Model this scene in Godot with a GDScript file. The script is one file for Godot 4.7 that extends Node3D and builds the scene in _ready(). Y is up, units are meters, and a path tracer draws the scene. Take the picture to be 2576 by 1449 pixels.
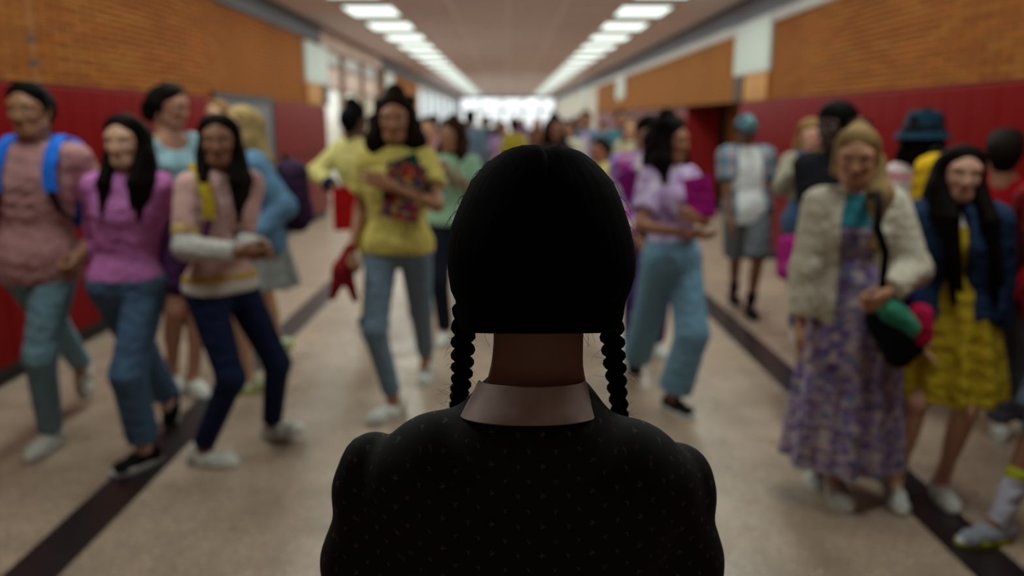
extends Node3D
# A school corridor full of students, seen over the shoulder of a girl with two braids.

const HALL := 2.95          # half width of the corridor at the locker faces
const LOCKER_TOP := 1.77
const CEIL := 3.02
const FAR := 52.0           # distance to the glazed end of the corridor

var M := {}                 # shared materials
var jobs := []              # surfaces still to be meshed
var used := {}              # names already given
var rng := RandomNumberGenerator.new()
var hand_open := []
var hand_grip := []
var head_shape := []
var shoe_upper: ArrayMesh
var shoe_sole: ArrayMesh
var shoe_toe: ArrayMesh
var ball: SphereMesh


func _ready() -> void:
	rng.seed = 77
	# ---- camera
	var cam := Camera3D.new()
	cam.name = "camera"
	add_child(cam)
	cam.position = Vector3(0, 1.55, 0)
	cam.rotation = Vector3(-atan(422.5 / 2000.0), -0.0054, 0)
	var lens := CameraAttributesPhysical.new()
	lens.frustum_focal_length = 33.13
	lens.exposure_aperture = 3.2
	lens.frustum_focus_distance = 0.755
	lens.frustum_near = 0.05
	lens.frustum_far = 200.0
	cam.attributes = lens
	cam.fov = 2.0 * rad_to_deg(atan(724.5 / 2000.0))
	cam.near = 0.05
	cam.far = 200.0
	cam.current = true
	# ---- sky and exposure
	var env := Environment.new()
	env.background_mode = Environment.BG_SKY
	var sky := Sky.new()
	var sm := ProceduralSkyMaterial.new()
	sm.sky_top_color = Color(0.82, 0.88, 0.95)
	sm.sky_horizon_color = Color(0.95, 0.97, 0.98)
	sm.ground_bottom_color = Color(0.55, 0.55, 0.52)
	sm.ground_horizon_color = Color(0.72, 0.73, 0.72)
	sm.sky_energy_multiplier = 1.0
	sky.sky_material = sm
	env.sky = sky
	env.background_energy_multiplier = SKY_ENERGY
	env.tonemap_mode = Environment.TONE_MAPPER_LINEAR
	env.tonemap_exposure = 1.0
	env.sdfgi_enabled = true
	env.ssao_enabled = true
	env.ssil_enabled = true
	var we := WorldEnvironment.new()
	we.name = "surroundings"
	we.environment = env
	add_child(we)

	make_materials()
	make_templates()
	build_hall()
	build_lead()
	build_people()
	run_jobs()

const SKY_ENERGY := 1.8
const LAMP_ENERGY := 2.3
const LAMP_GLOW := 1.5

# ------------------------------------------------------------------ small helpers

func numbered(called: String) -> String:
	var n: int = used.get(called, 0)
	used[called] = n + 1
	return called if n == 0 else "%s_%03d" % [called, n]


func thing(called: String, label: String, category: String, at: Vector3, group := "") -> Node3D:
	var o := Node3D.new()
	o.name = numbered(called)
	o.position = at
	add_child(o)
	o.set_meta("label", label)
	o.set_meta("category", category)
	if group != "":
		o.set_meta("group", group)
	return o


func part(called: String, mesh: Mesh, mat: Material, parent: Node, xf := Transform3D()) -> MeshInstance3D:
	var o := MeshInstance3D.new()
	o.name = called
	o.mesh = mesh
	o.material_override = mat
	o.transform = xf
	parent.add_child(o, true)
	return o


func structure(called: String, mesh: Mesh, mat: Material, xf := Transform3D(), label := "", category := "") -> MeshInstance3D:
	var o := MeshInstance3D.new()
	o.name = numbered(called)
	o.mesh = mesh
	o.material_override = mat
	o.transform = xf
	add_child(o)
	o.set_meta("kind", "structure")
	if label != "":
		o.set_meta("label", label)
		o.set_meta("category", category)
	return o


func at(x: float, y: float, z: float) -> Transform3D:
	return Transform3D(Basis(), Vector3(x, y, z))


# A box with chamfered edges, centred on the origin.
func cbox(s: Vector3, c := 0.004) -> ArrayMesh:
	var st := SurfaceTool.new()
	st.begin(Mesh.PRIMITIVE_TRIANGLES)
	add_cbox(st, Vector3.ZERO, s, c)
	return st.commit()


func add_cbox(st: SurfaceTool, o: Vector3, s: Vector3, c: float) -> void:
	var hx := s * 0.5
	c = minf(c, minf(hx.x, minf(hx.y, hx.z)) * 0.9)
	for ax in 3:
		var u := (ax + 1) % 3
		var v := (ax + 2) % 3
		for sg in [-1.0, 1.0]:
			var q := []
			for k in [[-1, -1], [1, -1], [1, 1], [-1, 1]]:
				var p := Vector3.ZERO
				p[ax] = sg * hx[ax]
				p[u] = k[0] * (hx[u] - c)
				p[v] = k[1] * (hx[v] - c)
				q.append(p + o)
			quad(st, q[0], q[1], q[2], q[3], axis_v(ax) * sg)
		# the four chamfers that run along this axis
		for a in [-1.0, 1.0]:
			for b in [-1.0, 1.0]:
				var q := []
				for k in [[0, -1], [0, 1], [1, 1], [1, -1]]:
					var p := Vector3.ZERO
					p[ax] = k[1] * (hx[ax] - c)
					p[u] = a * (hx[u] - (c if k[0] == 0 else 0.0))
					p[v] = b * (hx[v] - (0.0 if k[0] == 0 else c))
					q.append(p + o)
				quad(st, q[0], q[1], q[2], q[3], (axis_v(u) * a + axis_v(v) * b).normalized())


func axis_v(i: int) -> Vector3:
	return [Vector3.RIGHT, Vector3.UP, Vector3.BACK][i]


# Two triangles, wound so that the front is on the side of n.
func quad(st: SurfaceTool, a: Vector3, b: Vector3, c: Vector3, d: Vector3, n: Vector3) -> void:
	var order := [a, c, b, a, d, c] if (b - a).cross(c - a).dot(n) > 0.0 else [a, b, c, a, c, d]
	for p in order:
		st.set_normal(n)
		st.set_uv(Vector2.ZERO)
		st.add_vertex(p)


func plain_mat(c: Color, rough := 0.7, spec := 0.5) -> StandardMaterial3D:
	var m := StandardMaterial3D.new()
	m.albedo_color = c
	m.roughness = rough
	m.metallic_specular = spec
	return m


# Colour with an even grain of its own, laid on in the object's own axes.
func grain_mat(c: Color, rough: float, tex: Texture2D, scale: float, spec := 0.4) -> StandardMaterial3D:
	var m := plain_mat(c, rough, spec)
	m.albedo_texture = tex
	m.uv1_triplanar = true
	m.uv1_scale = Vector3.ONE * scale
	return m


func noise_tex(freq: float, lo: Color, hi: Color, size := 256, octaves := 4, seed_ := 1) -> NoiseTexture2D:
	var n := FastNoiseLite.new()
	n.seed = seed_
	n.noise_type = FastNoiseLite.TYPE_SIMPLEX_SMOOTH
	n.frequency = freq
	n.fractal_octaves = octaves
	var t := NoiseTexture2D.new()
	t.width = size
	t.height = size
	t.seamless = true
	t.noise = n
	var g := Gradient.new()
	g.set_color(0, lo)
	g.set_color(1, hi)
	t.color_ramp = g
	return t


func cloth(c: Color, scale := 3.0) -> StandardMaterial3D:
	var key := "cloth_" + c.to_html()
	if not M.has(key):
		var m := grain_mat(c, 0.9, M.weave_tex, scale, 0.25)
		creased(m)
		M[key] = m
	return M[key]


# Soft creases, as relief only.
func creased(m: StandardMaterial3D) -> void:
	m.heightmap_enabled = true
	m.heightmap_texture = M.fold_tex
	m.heightmap_scale = 1.5


func skin(c: Color) -> StandardMaterial3D:
	var key := "skin_" + c.to_html()
	if not M.has(key):
		var m := plain_mat(c, 0.5, 0.4)
		M[key] = m
	return M[key]


func hair_mat(c: Color) -> StandardMaterial3D:
	var key := "hair_" + c.to_html()
	if not M.has(key):
		var m := grain_mat(c, 0.7, M.strand_tex, 2.0, 0.14)
		M[key] = m
	return M[key]


# ------------------------------------------------------------------ implicit surfaces
# Primitives: [0, a, b, ra, rb, k, n, s]   tapered capsule joined with smoothness k, squeezed s times along n
#             [2, a, b, ra, rb, k]         the same taken away
#             [3, point, normal, reach]    everything beyond the plane within reach taken away

func cap(a: Vector3, b: Vector3, ra: float, rb: float, k := 0.03, n := Vector3.ZERO, s := 1.0) -> Array:
	return [0, a, b, ra, rb, k, n, s]


static func mesh_field(prims: Array, h: float) -> Array:
	var lo := Vector3.INF
	var hi := -Vector3.INF
	for p in prims:
		if p[0] == 0:
			var r: float = maxf(p[3], p[4])
			lo = lo.min(p[1] - Vector3.ONE * r).min(p[2] - Vector3.ONE * r)
			hi = hi.max(p[1] + Vector3.ONE * r).max(p[2] + Vector3.ONE * r)
	lo -= Vector3.ONE * h * 2.5
	hi += Vector3.ONE * h * 2.5
	var nx := int((hi.x - lo.x) / h) + 2
	var ny := int((hi.y - lo.y) / h) + 2
	var nz := int((hi.z - lo.z) / h) + 2
	var sy := nx
	var sz := nx * ny
	var d := PackedFloat32Array()
	d.resize(nx * ny * nz)
	d.fill(9.0)
	for p in prims:
		var kind: int = p[0]
		if kind == 3:
			var c: Vector3 = p[1]
			var nn: Vector3 = p[2]
			var reach: float = p[3]
			var z0 := maxi(0, int((c.z - reach - lo.z) / h))
			var z1 := mini(nz - 1, int((c.z + reach - lo.z) / h) + 1)
			var y0 := maxi(0, int((c.y - reach - lo.y) / h))
			var y1 := mini(ny - 1, int((c.y + reach - lo.y) / h) + 1)
			var x0 := maxi(0, int((c.x - reach - lo.x) / h))
			var x1 := mini(nx - 1, int((c.x + reach - lo.x) / h) + 1)
			for iz in range(z0, z1 + 1):
				for iy in range(y0, y1 + 1):
					var i := iz * sz + iy * sy + x0
					for ix in range(x0, x1 + 1):
						var q := lo + Vector3(ix, iy, iz) * h - c
						if q.length_squared() < reach * reach:
							d[i] = maxf(d[i], q.dot(nn))
						i += 1
			continue
		var a: Vector3 = p[1]
		var b: Vector3 = p[2]
		var ra: float = p[3]
		var rb: float = p[4]
		var k: float = maxf(p[5], 0.0001)
		var n := Vector3.ZERO
		var s1 := 0.0
		if p.size() > 6:
			n = p[6]
			s1 = p[7] - 1.0
		var pad := maxf(ra, rb) + k * 0.6 + h * 2.2
		var blo := a.min(b) - Vector3.ONE * pad - lo
		var bhi := a.max(b) + Vector3.ONE * pad - lo
		var z0 := maxi(0, int(blo.z / h))
		var z1 := mini(nz - 1, int(bhi.z / h) + 1)
		var y0 := maxi(0, int(blo.y / h))
		var y1 := mini(ny - 1, int(bhi.y / h) + 1)
		var x0 := maxi(0, int(blo.x / h))
		var x1 := mini(nx - 1, int(bhi.x / h) + 1)
		var ab := b - a
		ab += n * ab.dot(n) * s1
		var l2 := ab.length_squared()
		var inv := ab / l2 if l2 > 1e-9 else Vector3.ZERO
		var dr := rb - ra
		var band := pad
		for iz in range(z0, z1 + 1):
			for iy in range(y0, y1 + 1):
				var i := iz * sz + iy * sy + x0
				var q := lo + Vector3(x0, iy, iz) * h - a
				for ix in range(x0, x1 + 1):
					var w := q
					if s1 != 0.0:
						w += n * (q.dot(n) * s1)
					var t := clampf(w.dot(inv), 0.0, 1.0)
					var e := (w - ab * t).length() - ra - dr * t
					if kind == 0:
						if e < band:
							var o := d[i]
							var m := (k - absf(e - o)) / k
							d[i] = minf(e, o) - (m * m * k * 0.25 if m > 0.0 else 0.0)
					else:
						var o := d[i]
						var m := (k - absf(-e - o)) / k
						d[i] = maxf(-e, o) + (m * m * k * 0.25 if m > 0.0 else 0.0)
					q.x += h
					i += 1
	# surface nets
	var verts := PackedVector3Array()
	var norms := PackedVector3Array()
	var idx := PackedInt32Array()
	var vid := PackedInt32Array()
	vid.resize(nx * ny * nz)
	vid.fill(-1)
	var cells := PackedInt32Array()
	var reach2 := h * 4.5
	var o1 := 1
	var o3 := sy + 1
	var o5 := sz + 1
	var o6 := sz + sy
	var o7 := sz + sy + 1
	for iz in nz - 1:
		for iy in ny - 1:
			var i := iz * sz + iy * sy
			for ix in nx - 1:
				var d0 := d[i]
				if d0 < reach2 and d0 > -reach2:
					var d1 := d[i + o1]
					var d2 := d[i + sy]
					var d3 := d[i + o3]
					var d4 := d[i + sz]
					var d5 := d[i + o5]
					var d6 := d[i + o6]
					var d7 := d[i + o7]
					var neg := int(d0 < 0.0) + int(d1 < 0.0) + int(d2 < 0.0) + int(d3 < 0.0) + int(d4 < 0.0) + int(d5 < 0.0) + int(d6 < 0.0) + int(d7 < 0.0)
					if neg > 0 and neg < 8:
						var sum := Vector3.ZERO
						var cnt := 0.0
						if (d0 < 0.0) != (d1 < 0.0):
							sum += Vector3(d0 / (d0 - d1), 0, 0); cnt += 1.0
						if (d2 < 0.0) != (d3 < 0.0):
							sum += Vector3(d2 / (d2 - d3), 1, 0); cnt += 1.0
						if (d4 < 0.0) != (d5 < 0.0):
							sum += Vector3(d4 / (d4 - d5), 0, 1); cnt += 1.0
						if (d6 < 0.0) != (d7 < 0.0):
							sum += Vector3(d6 / (d6 - d7), 1, 1); cnt += 1.0
						if (d0 < 0.0) != (d2 < 0.0):
							sum += Vector3(0, d0 / (d0 - d2), 0); cnt += 1.0
						if (d1 < 0.0) != (d3 < 0.0):
							sum += Vector3(1, d1 / (d1 - d3), 0); cnt += 1.0
						if (d4 < 0.0) != (d6 < 0.0):
							sum += Vector3(0, d4 / (d4 - d6), 1); cnt += 1.0
						if (d5 < 0.0) != (d7 < 0.0):
							sum += Vector3(1, d5 / (d5 - d7), 1); cnt += 1.0
						if (d0 < 0.0) != (d4 < 0.0):
							sum += Vector3(0, 0, d0 / (d0 - d4)); cnt += 1.0
						if (d1 < 0.0) != (d5 < 0.0):
							sum += Vector3(1, 0, d1 / (d1 - d5)); cnt += 1.0
						if (d2 < 0.0) != (d6 < 0.0):
							sum += Vector3(0, 1, d2 / (d2 - d6)); cnt += 1.0
						if (d3 < 0.0) != (d7 < 0.0):
							sum += Vector3(1, 1, d3 / (d3 - d7)); cnt += 1.0
						vid[i] = verts.size()
						cells.append(i)
						verts.append(lo + (Vector3(ix, iy, iz) + sum / cnt) * h)
						norms.append(Vector3(d1 + d3 + d5 + d7 - d0 - d2 - d4 - d6, d2 + d3 + d6 + d7 - d0 - d1 - d4 - d5, d4 + d5 + d6 + d7 - d0 - d1 - d2 - d3).normalized())
				i += 1
	for i in cells:
		var neg := d[i] < 0.0
		for ax in 3:
			var step: int = [1, sy, sz][ax]
			if (d[i + step] < 0.0) == neg:
				continue
			var u: int = [sy, sz, 1][ax]
			var v: int = [sz, 1, sy][ax]
			var ia := vid[i]
			var ib := vid[i - u]
			var ic := vid[i - u - v]
			var id := vid[i - v]
			if ib < 0 or ic < 0 or id < 0:
				continue
			if neg:
				idx.append_array(PackedInt32Array([ia, ic, ib, ia, id, ic]))
			else:
				idx.append_array(PackedInt32Array([ia, ib, ic, ia, ic, id]))
	return [verts, norms, idx]


# A named part whose surface is meshed later; extras are ready shapes [arrays, transform] joined to it.
func field_part(called: String, parent: Node, mat: Material, prims: Array, h: float, extras := []) -> MeshInstance3D:
	var o := MeshInstance3D.new()
	o.name = called
	o.material_override = mat
	parent.add_child(o, true)
	jobs.append({"node": o, "prims": prims, "h": h, "extras": extras, "out": []})
	return o


func run_one(i: int) -> void:
	var j: Dictionary = jobs[i]
	j.out = mesh_field(j.prims, j.h)


func run_jobs() -> void:
	var t0 := Time.get_ticks_msec()
	var id := WorkerThreadPool.add_group_task(run_one, jobs.size())
	WorkerThreadPool.wait_for_group_task_completion(id)
	for j in jobs:
		(j.node as MeshInstance3D).mesh = to_mesh(j.out, j.extras)
	print("fields: %d in %d ms" % [jobs.size(), Time.get_ticks_msec() - t0])


func to_mesh(arr: Array, extras := []) -> ArrayMesh:
	var v: PackedVector3Array = arr[0]
	var n: PackedVector3Array = arr[1]
	var x: PackedInt32Array = arr[2]
	for e in extras:
		var xf: Transform3D = e[1]
		var base := v.size()
		v.append_array(xf * (e[0][0] as PackedVector3Array))
		var nb := xf.basis.inverse().transposed()
		for q in (e[0][1] as PackedVector3Array):
			n.append((nb * q).normalized())
		var ex: PackedInt32Array = e[0][2]
		if xf.basis.determinant() > 0.0:
			for q in ex:
				x.append(q + base)
		else:
			for q in range(0, ex.size(), 3):
				x.append(ex[q] + base)
				x.append(ex[q + 2] + base)
				x.append(ex[q + 1] + base)
	var out := ArrayMesh.new()
	if v.size() == 0:
		return out
	var a := []
	a.resize(Mesh.ARRAY_MAX)
	a[Mesh.ARRAY_VERTEX] = v
	a[Mesh.ARRAY_NORMAL] = n
	a[Mesh.ARRAY_INDEX] = x
	out.add_surface_from_arrays(Mesh.PRIMITIVE_TRIANGLES, a)
	return out


# Rings of points [ring][k] to a smooth skin; closed round each ring.
func skin_rings(rings: Array, closed_ends := true) -> Array:
	var v := PackedVector3Array()
	var n := PackedVector3Array()
	var x := PackedInt32Array()
	var m: int = rings[0].size()
	for r in rings:
		v.append_array(r)
	for i in rings.size():
		for k in m:
			var du: Vector3 = rings[i][(k + 1) % m] - rings[i][(k + m - 1) % m]
			var dv: Vector3 = rings[mini(i + 1, rings.size() - 1)][k] - rings[maxi(i - 1, 0)][k]
			n.append(dv.cross(du).normalized())
	for i in rings.size() - 1:
		for k in m:
			var a := i * m + k
			var b := i * m + (k + 1) % m
			x.append_array(PackedInt32Array([a, b, a + m, b, b + m, a + m]))
	if closed_ends:
		for e in [0, rings.size() - 1]:
			var c := Vector3.ZERO
			for q in rings[e]:
				c += q / m
			var nb: Vector3 = (rings[1][0] - rings[0][0]) * (-1.0 if e == 0 else 1.0)
			nb = ((rings[e][1] - rings[e][0]) as Vector3).cross(rings[e][m / 2] - rings[e][0]).normalized() * 1.0
			var inner: Vector3 = rings[1 if e == 0 else rings.size() - 2][0]
			var cen := v.size()
			if nb.dot(c - inner) < 0.0:
				nb = -nb
			v.append(c)
			n.append(nb)
			for k in m:
				v.append(rings[e][k])
				n.append(nb)
			for k in m:
				var a := cen + 1 + k
				var b := cen + 1 + (k + 1) % m
				var fwd: bool = (v[a] - c).cross(v[b] - c).dot(nb) > 0.0
				x.append_array(PackedInt32Array([cen, b, a] if fwd else [cen, a, b]))
	# turn everything outwards: the first ring's first normal must leave the ring's middle
	var mid := Vector3.ZERO
	var rr: int = rings.size() / 2
	for q in rings[rr]:
		mid += q / m
	if n[rr * m].dot(v[rr * m] - mid) < 0.0:
		for i in rings.size() * m:
			n[i] = -n[i]
		var count := (rings.size() - 1) * m * 6
		for i in range(0, count, 3):
			var t := x[i + 1]
			x[i + 1] = x[i + 2]
			x[i + 2] = t
	return [v, n, x]


# A tube along points, with a radius for each.
func tube(pts: Array, radii: Array, sides := 8) -> Array:
	var rings := []
	var side := Vector3.ZERO
	for i in pts.size():
		var d: Vector3 = ((pts[mini(i + 1, pts.size() - 1)] - pts[maxi(i - 1, 0)]) as Vector3).normalized()
		if side == Vector3.ZERO:
			side = d.cross(Vector3.UP if absf(d.y) < 0.9 else Vector3.RIGHT).normalized()
		side = (side - d * side.dot(d)).normalized()
		var up := d.cross(side)
		var r := PackedVector3Array()
		for k in sides:
			var w := TAU * k / sides
			r.append(pts[i] + (side * cos(w) + up * sin(w)) * radii[i])
		rings.append(r)
	return skin_rings(rings)


# A flat strap along points: width across the given direction, real thickness.
func strap(pts: Array, across: Array, width: float, thick: float) -> Array:
	var rings := []
	for i in pts.size():
		var d: Vector3 = ((pts[mini(i + 1, pts.size() - 1)] - pts[maxi(i - 1, 0)]) as Vector3).normalized()
		var s: Vector3 = across[i]
		s = (s - d * s.dot(d)).normalized()
		var u := d.cross(s)
		var r := PackedVector3Array()
		for k in 12:
			var w := TAU * k / 12
			var cx := cos(w)
			var sx := sin(w)
			r.append(pts[i] + s * (signf(cx) * pow(absf(cx), 0.5) * width * 0.5) + u * (signf(sx) * pow(absf(sx), 0.6) * thick * 0.5))
		rings.append(r)
	return skin_rings(rings)

# ------------------------------------------------------------------ materials

func make_materials() -> void:
	M.weave_tex = noise_tex(0.05, Color(0.82, 0.82, 0.82), Color(1, 1, 1), 256, 4, 3)
	M.fold_tex = noise_tex(0.016, Color(0, 0, 0), Color(1, 1, 1), 256, 2, 17)
	M.strand_tex = noise_tex(0.03, Color(0.7, 0.7, 0.7), Color(1, 1, 1), 256, 3, 5)
	var brick_tex := noise_tex(0.02, Color(0.86, 0.83, 0.8), Color(1, 1, 1), 256, 5, 8)
	M.bricks = []
	for c in [Color(0.62, 0.37, 0.16), Color(0.6, 0.35, 0.15), Color(0.64, 0.38, 0.17), Color(0.58, 0.33, 0.15), Color(0.63, 0.4, 0.18), Color(0.59, 0.36, 0.17)]:
		M.bricks.append(grain_mat(c, 0.75, brick_tex, 3.0, 0.18))
	M.mortar = grain_mat(Color(0.24, 0.15, 0.09), 0.95, brick_tex, 2.0)
	M.red = plain_mat(Color(0.42, 0.004, 0.012), 0.33, 0.15)
	M.red_side = plain_mat(Color(0.5, 0.025, 0.045), 0.4, 0.5)
	M.dark_metal = plain_mat(Color(0.12, 0.11, 0.11), 0.45)
	M.kick = plain_mat(Color(0.06, 0.055, 0.055), 0.6)
	M.steel = plain_mat(Color(0.5, 0.5, 0.5), 0.35)
	M.steel.metallic = 0.9
	M.grey_door = plain_mat(Color(0.36, 0.35, 0.37), 0.5)
	M.cornice = plain_mat(Color(0.36, 0.36, 0.39), 0.7)
	M.grey_strip = plain_mat(Color(0.66, 0.62, 0.6), 0.6)
	M.panel_white = plain_mat(Color(0.68, 0.7, 0.67), 0.6)
	M.wood_light = grain_mat(Color(0.76, 0.53, 0.2), 0.5, noise_tex(0.015, Color(0.75, 0.68, 0.6), Color(1, 1, 1), 256, 4, 13), 1.5)
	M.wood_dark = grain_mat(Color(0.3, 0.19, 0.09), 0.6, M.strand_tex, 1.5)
	M.wood_brown = grain_mat(Color(0.6, 0.36, 0.15), 0.5, M.strand_tex, 1.5)
	M.frame_brown = plain_mat(Color(0.52, 0.4, 0.33), 0.55)
	M.frame_grey = plain_mat(Color(0.62, 0.63, 0.63), 0.5)
	M.paint_pale = grain_mat(Color(0.76, 0.72, 0.68), 0.7, brick_tex, 0.6)
	M.paint_pink = grain_mat(Color(0.86, 0.76, 0.72), 0.7, brick_tex, 0.6)
	M.tiles = []
	var tile_tex := noise_tex(0.06, Color(0.86, 0.84, 0.83), Color(1, 1, 1), 256, 5, 21)
	for c in [Color(0.96, 0.91, 0.93), Color(0.945, 0.895, 0.915), Color(0.97, 0.925, 0.945)]:
		M.tiles.append(grain_mat(c, 0.85, tile_tex, 2.0))
	M.rail = plain_mat(Color(0.97, 0.94, 0.94), 0.6)
	M.ceiling = plain_mat(Color(0.6, 0.5, 0.47), 0.9)
	# terrazzo: chips and slow patches of wear, as colour only
	M.floor = plain_mat(Color(1, 1, 1), 0.3, 0.4)
	M.floor.albedo_texture = terrazzo()
	M.floor.uv1_triplanar = true
	M.floor.uv1_scale = Vector3.ONE * 0.5
	var scuff := noise_tex(0.012, Color(0.3, 0.3, 0.3), Color(0.62, 0.62, 0.62), 512, 5, 31)
	M.floor.roughness_texture = scuff
	M.floor.roughness = 0.8
	M.stripe = grain_mat(Color(0.13, 0.1, 0.11), 0.32, tile_tex, 1.0, 0.5)
	M.lamp = plain_mat(Color(0.9, 0.93, 0.92), 0.4)
	M.lamp.emission_enabled = true
	M.lamp.emission = Color(0.93, 1.0, 0.97)
	M.lamp.emission_energy_multiplier = LAMP_GLOW
	M.glass = plain_mat(Color(0.95, 0.97, 0.96, 0.06), 0.02)
	M.glass.transparency = BaseMaterial3D.TRANSPARENCY_ALPHA
	M.frosted = plain_mat(Color(0.93, 0.9, 0.82, 0.42), 0.6)
	M.frosted.transparency = BaseMaterial3D.TRANSPARENCY_ALPHA
	M.frosted_cool = plain_mat(Color(0.9, 0.93, 0.97, 0.6), 0.6)
	M.frosted_cool.transparency = BaseMaterial3D.TRANSPARENCY_ALPHA
	M.frosted_clear = plain_mat(Color(0.93, 0.95, 0.95, 0.4), 0.6)
	M.frosted_clear.transparency = BaseMaterial3D.TRANSPARENCY_ALPHA
	M.white_shoe = plain_mat(Color(0.88, 0.88, 0.85), 0.6)
	M.sole_white = plain_mat(Color(0.85, 0.85, 0.82), 0.7)
	M.black_cloth = plain_mat(Color(0.07, 0.07, 0.08), 0.85)
	M.eye_white = plain_mat(Color(0.85, 0.83, 0.8), 0.25)
	M.iris = plain_mat(Color(0.12, 0.07, 0.045), 0.2)


func terrazzo() -> ImageTexture:
	var s := 1024
	var im := Image.create(s, s, false, Image.FORMAT_RGB8)
	var slow := FastNoiseLite.new()
	slow.seed = 4
	slow.frequency = 0.006
	slow.fractal_octaves = 4
	var r := RandomNumberGenerator.new()
	r.seed = 12
	var base := slow.get_seamless_image(s, s)
	for y in s:
		for x in s:
			var g := base.get_pixel(x, y).r
			var k := 0.9 + 0.16 * (g - 0.5) + r.randf_range(-0.05, 0.05)
			im.set_pixel(x, y, Color(0.70 * k, 0.605 * k, 0.525 * k))
	var chips := [Color(0.5, 0.42, 0.36), Color(0.8, 0.74, 0.66), Color(0.62, 0.5, 0.44), Color(0.4, 0.36, 0.33)]
	for i in 9000:
		var c: Color = chips[r.randi() % 4]
		im.fill_rect(Rect2i(r.randi() % s, r.randi() % s, r.randi_range(2, 6), r.randi_range(2, 5)), c)
	return ImageTexture.create_from_image(im)


# ------------------------------------------------------------------ the corridor

func box_wall(called: String, lo: Vector3, hi: Vector3, mat: Material, c := 0.003) -> MeshInstance3D:
	return structure(called, cbox(hi - lo, c), mat, Transform3D(Basis(), (lo + hi) * 0.5))


func build_hall() -> void:
	# floor with two dark inlaid bands
	box_wall("floor", Vector3(-5.0, -0.2, -FAR - 1.0), Vector3(5.0, 0.0, 2.0), M.floor)
	for x in [-1.66, 1.72]:
		var s := box_wall("trim_1" if x < 0.0 else "trim_2", Vector3(x - 0.1, -0.01, -FAR + 0.1), Vector3(x + 0.1, 0.0015, 1.65), M.stripe, 0.0005)
		s.set_meta("label", "dark inlaid band running along the terrazzo floor")
	build_ceiling()
	# side walls: left brick, window bay, brick, glazed; right brick, alcove, brick, pale wall
	var b := HALL + 0.05
	brick_wall("wall_left", -1, [[-13.3, 1.8]], 300, 4.3)
	brick_wall("wall_left_far", -1, [[-27.5, -19.6]], 0, 0.0)
	brick_wall("wall_right", 1, [[-10.5, 1.8]], 300, 4.3)
	brick_wall("wall_right_far", 1, [[-27.5, -10.5]], 0, 0.0)   # goes on above the alcove
	box_wall("wall_right_pale", Vector3(b, 0, -FAR), Vector3(b + 0.3, CEIL, -27.5), M.paint_pale)
	for z in [-33.0, -39.0, -45.0]:
		box_wall("trim_3", Vector3(b - 0.04, 0, z - 0.2), Vector3(b, CEIL, z + 0.2), M.panel_white)
	box_wall("wall_added_bounce", Vector3(-5, 0, 1.7), Vector3(5, CEIL, 2.0), M.paint_pale)  # added unseen close behind the camera, pale to bounce light forward
	# alcove on the right
	box_wall("wall_alcove", Vector3(3.72, 0, -13.9), Vector3(3.95, CEIL, -10.4), M.wood_brown)
	box_wall("wall_alcove_side", Vector3(b, 0, -10.5), Vector3(3.8, CEIL, -10.38), M.wood_dark)
	# the dark upright joint in the left brick wall
	box_wall("trim_4", Vector3(-b - 0.02, LOCKER_TOP, -5.27), Vector3(-b + 0.012, 2.76, -5.17), M.wood_dark)
	# cornices
	box_wall("trim_5", Vector3(-b - 0.25, 2.755, -13.3), Vector3(-b + 0.02, CEIL, 1.7), M.cornice)
	box_wall("trim_6", Vector3(-b - 0.25, 2.755, -FAR), Vector3(-b + 0.02, CEIL, -19.6), M.cornice)
	box_wall("trim_7", Vector3(b - 0.02, 2.74, -FAR), Vector3(b + 0.25, CEIL, 1.7), M.cornice)
	box_wall("trim_8", Vector3(b - 0.035, 2.63, -FAR), Vector3(b + 0.1, 2.74, 1.7), M.grey_strip)
	over_door("left", -1, -12.8)
	over_door("right", 1, -10.0)
	over_door("right", 1, -21.5)
	over_door("right", 1, -31.0)
	over_door("left", -1, -20.6)
	window_bay()
	glazed_side()
	glazed_end()
	# lockers
	locker_bank("locker_bank", -1, 1.5, -8.25, HALL, "glossy red locker bank running up to the grey metal door")
	locker_bank("locker_bank", -1, -10.35, -13.28, HALL, "glossy red locker bank between the grey metal door and the window bay")
	locker_bank("locker_bank", 1, 1.5, -10.36, HALL, "glossy red locker bank ending at the brown alcove")
	locker_bank("locker_bank", 1, -13.85, -27.4, HALL + 0.1, "red locker bank whose plain dark red end faces the brown alcove")
	locker_bank("locker_bank", -1, -19.7, -27.4, HALL, "red locker bank beyond the window bay, half hidden by students")
	grey_door()


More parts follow.
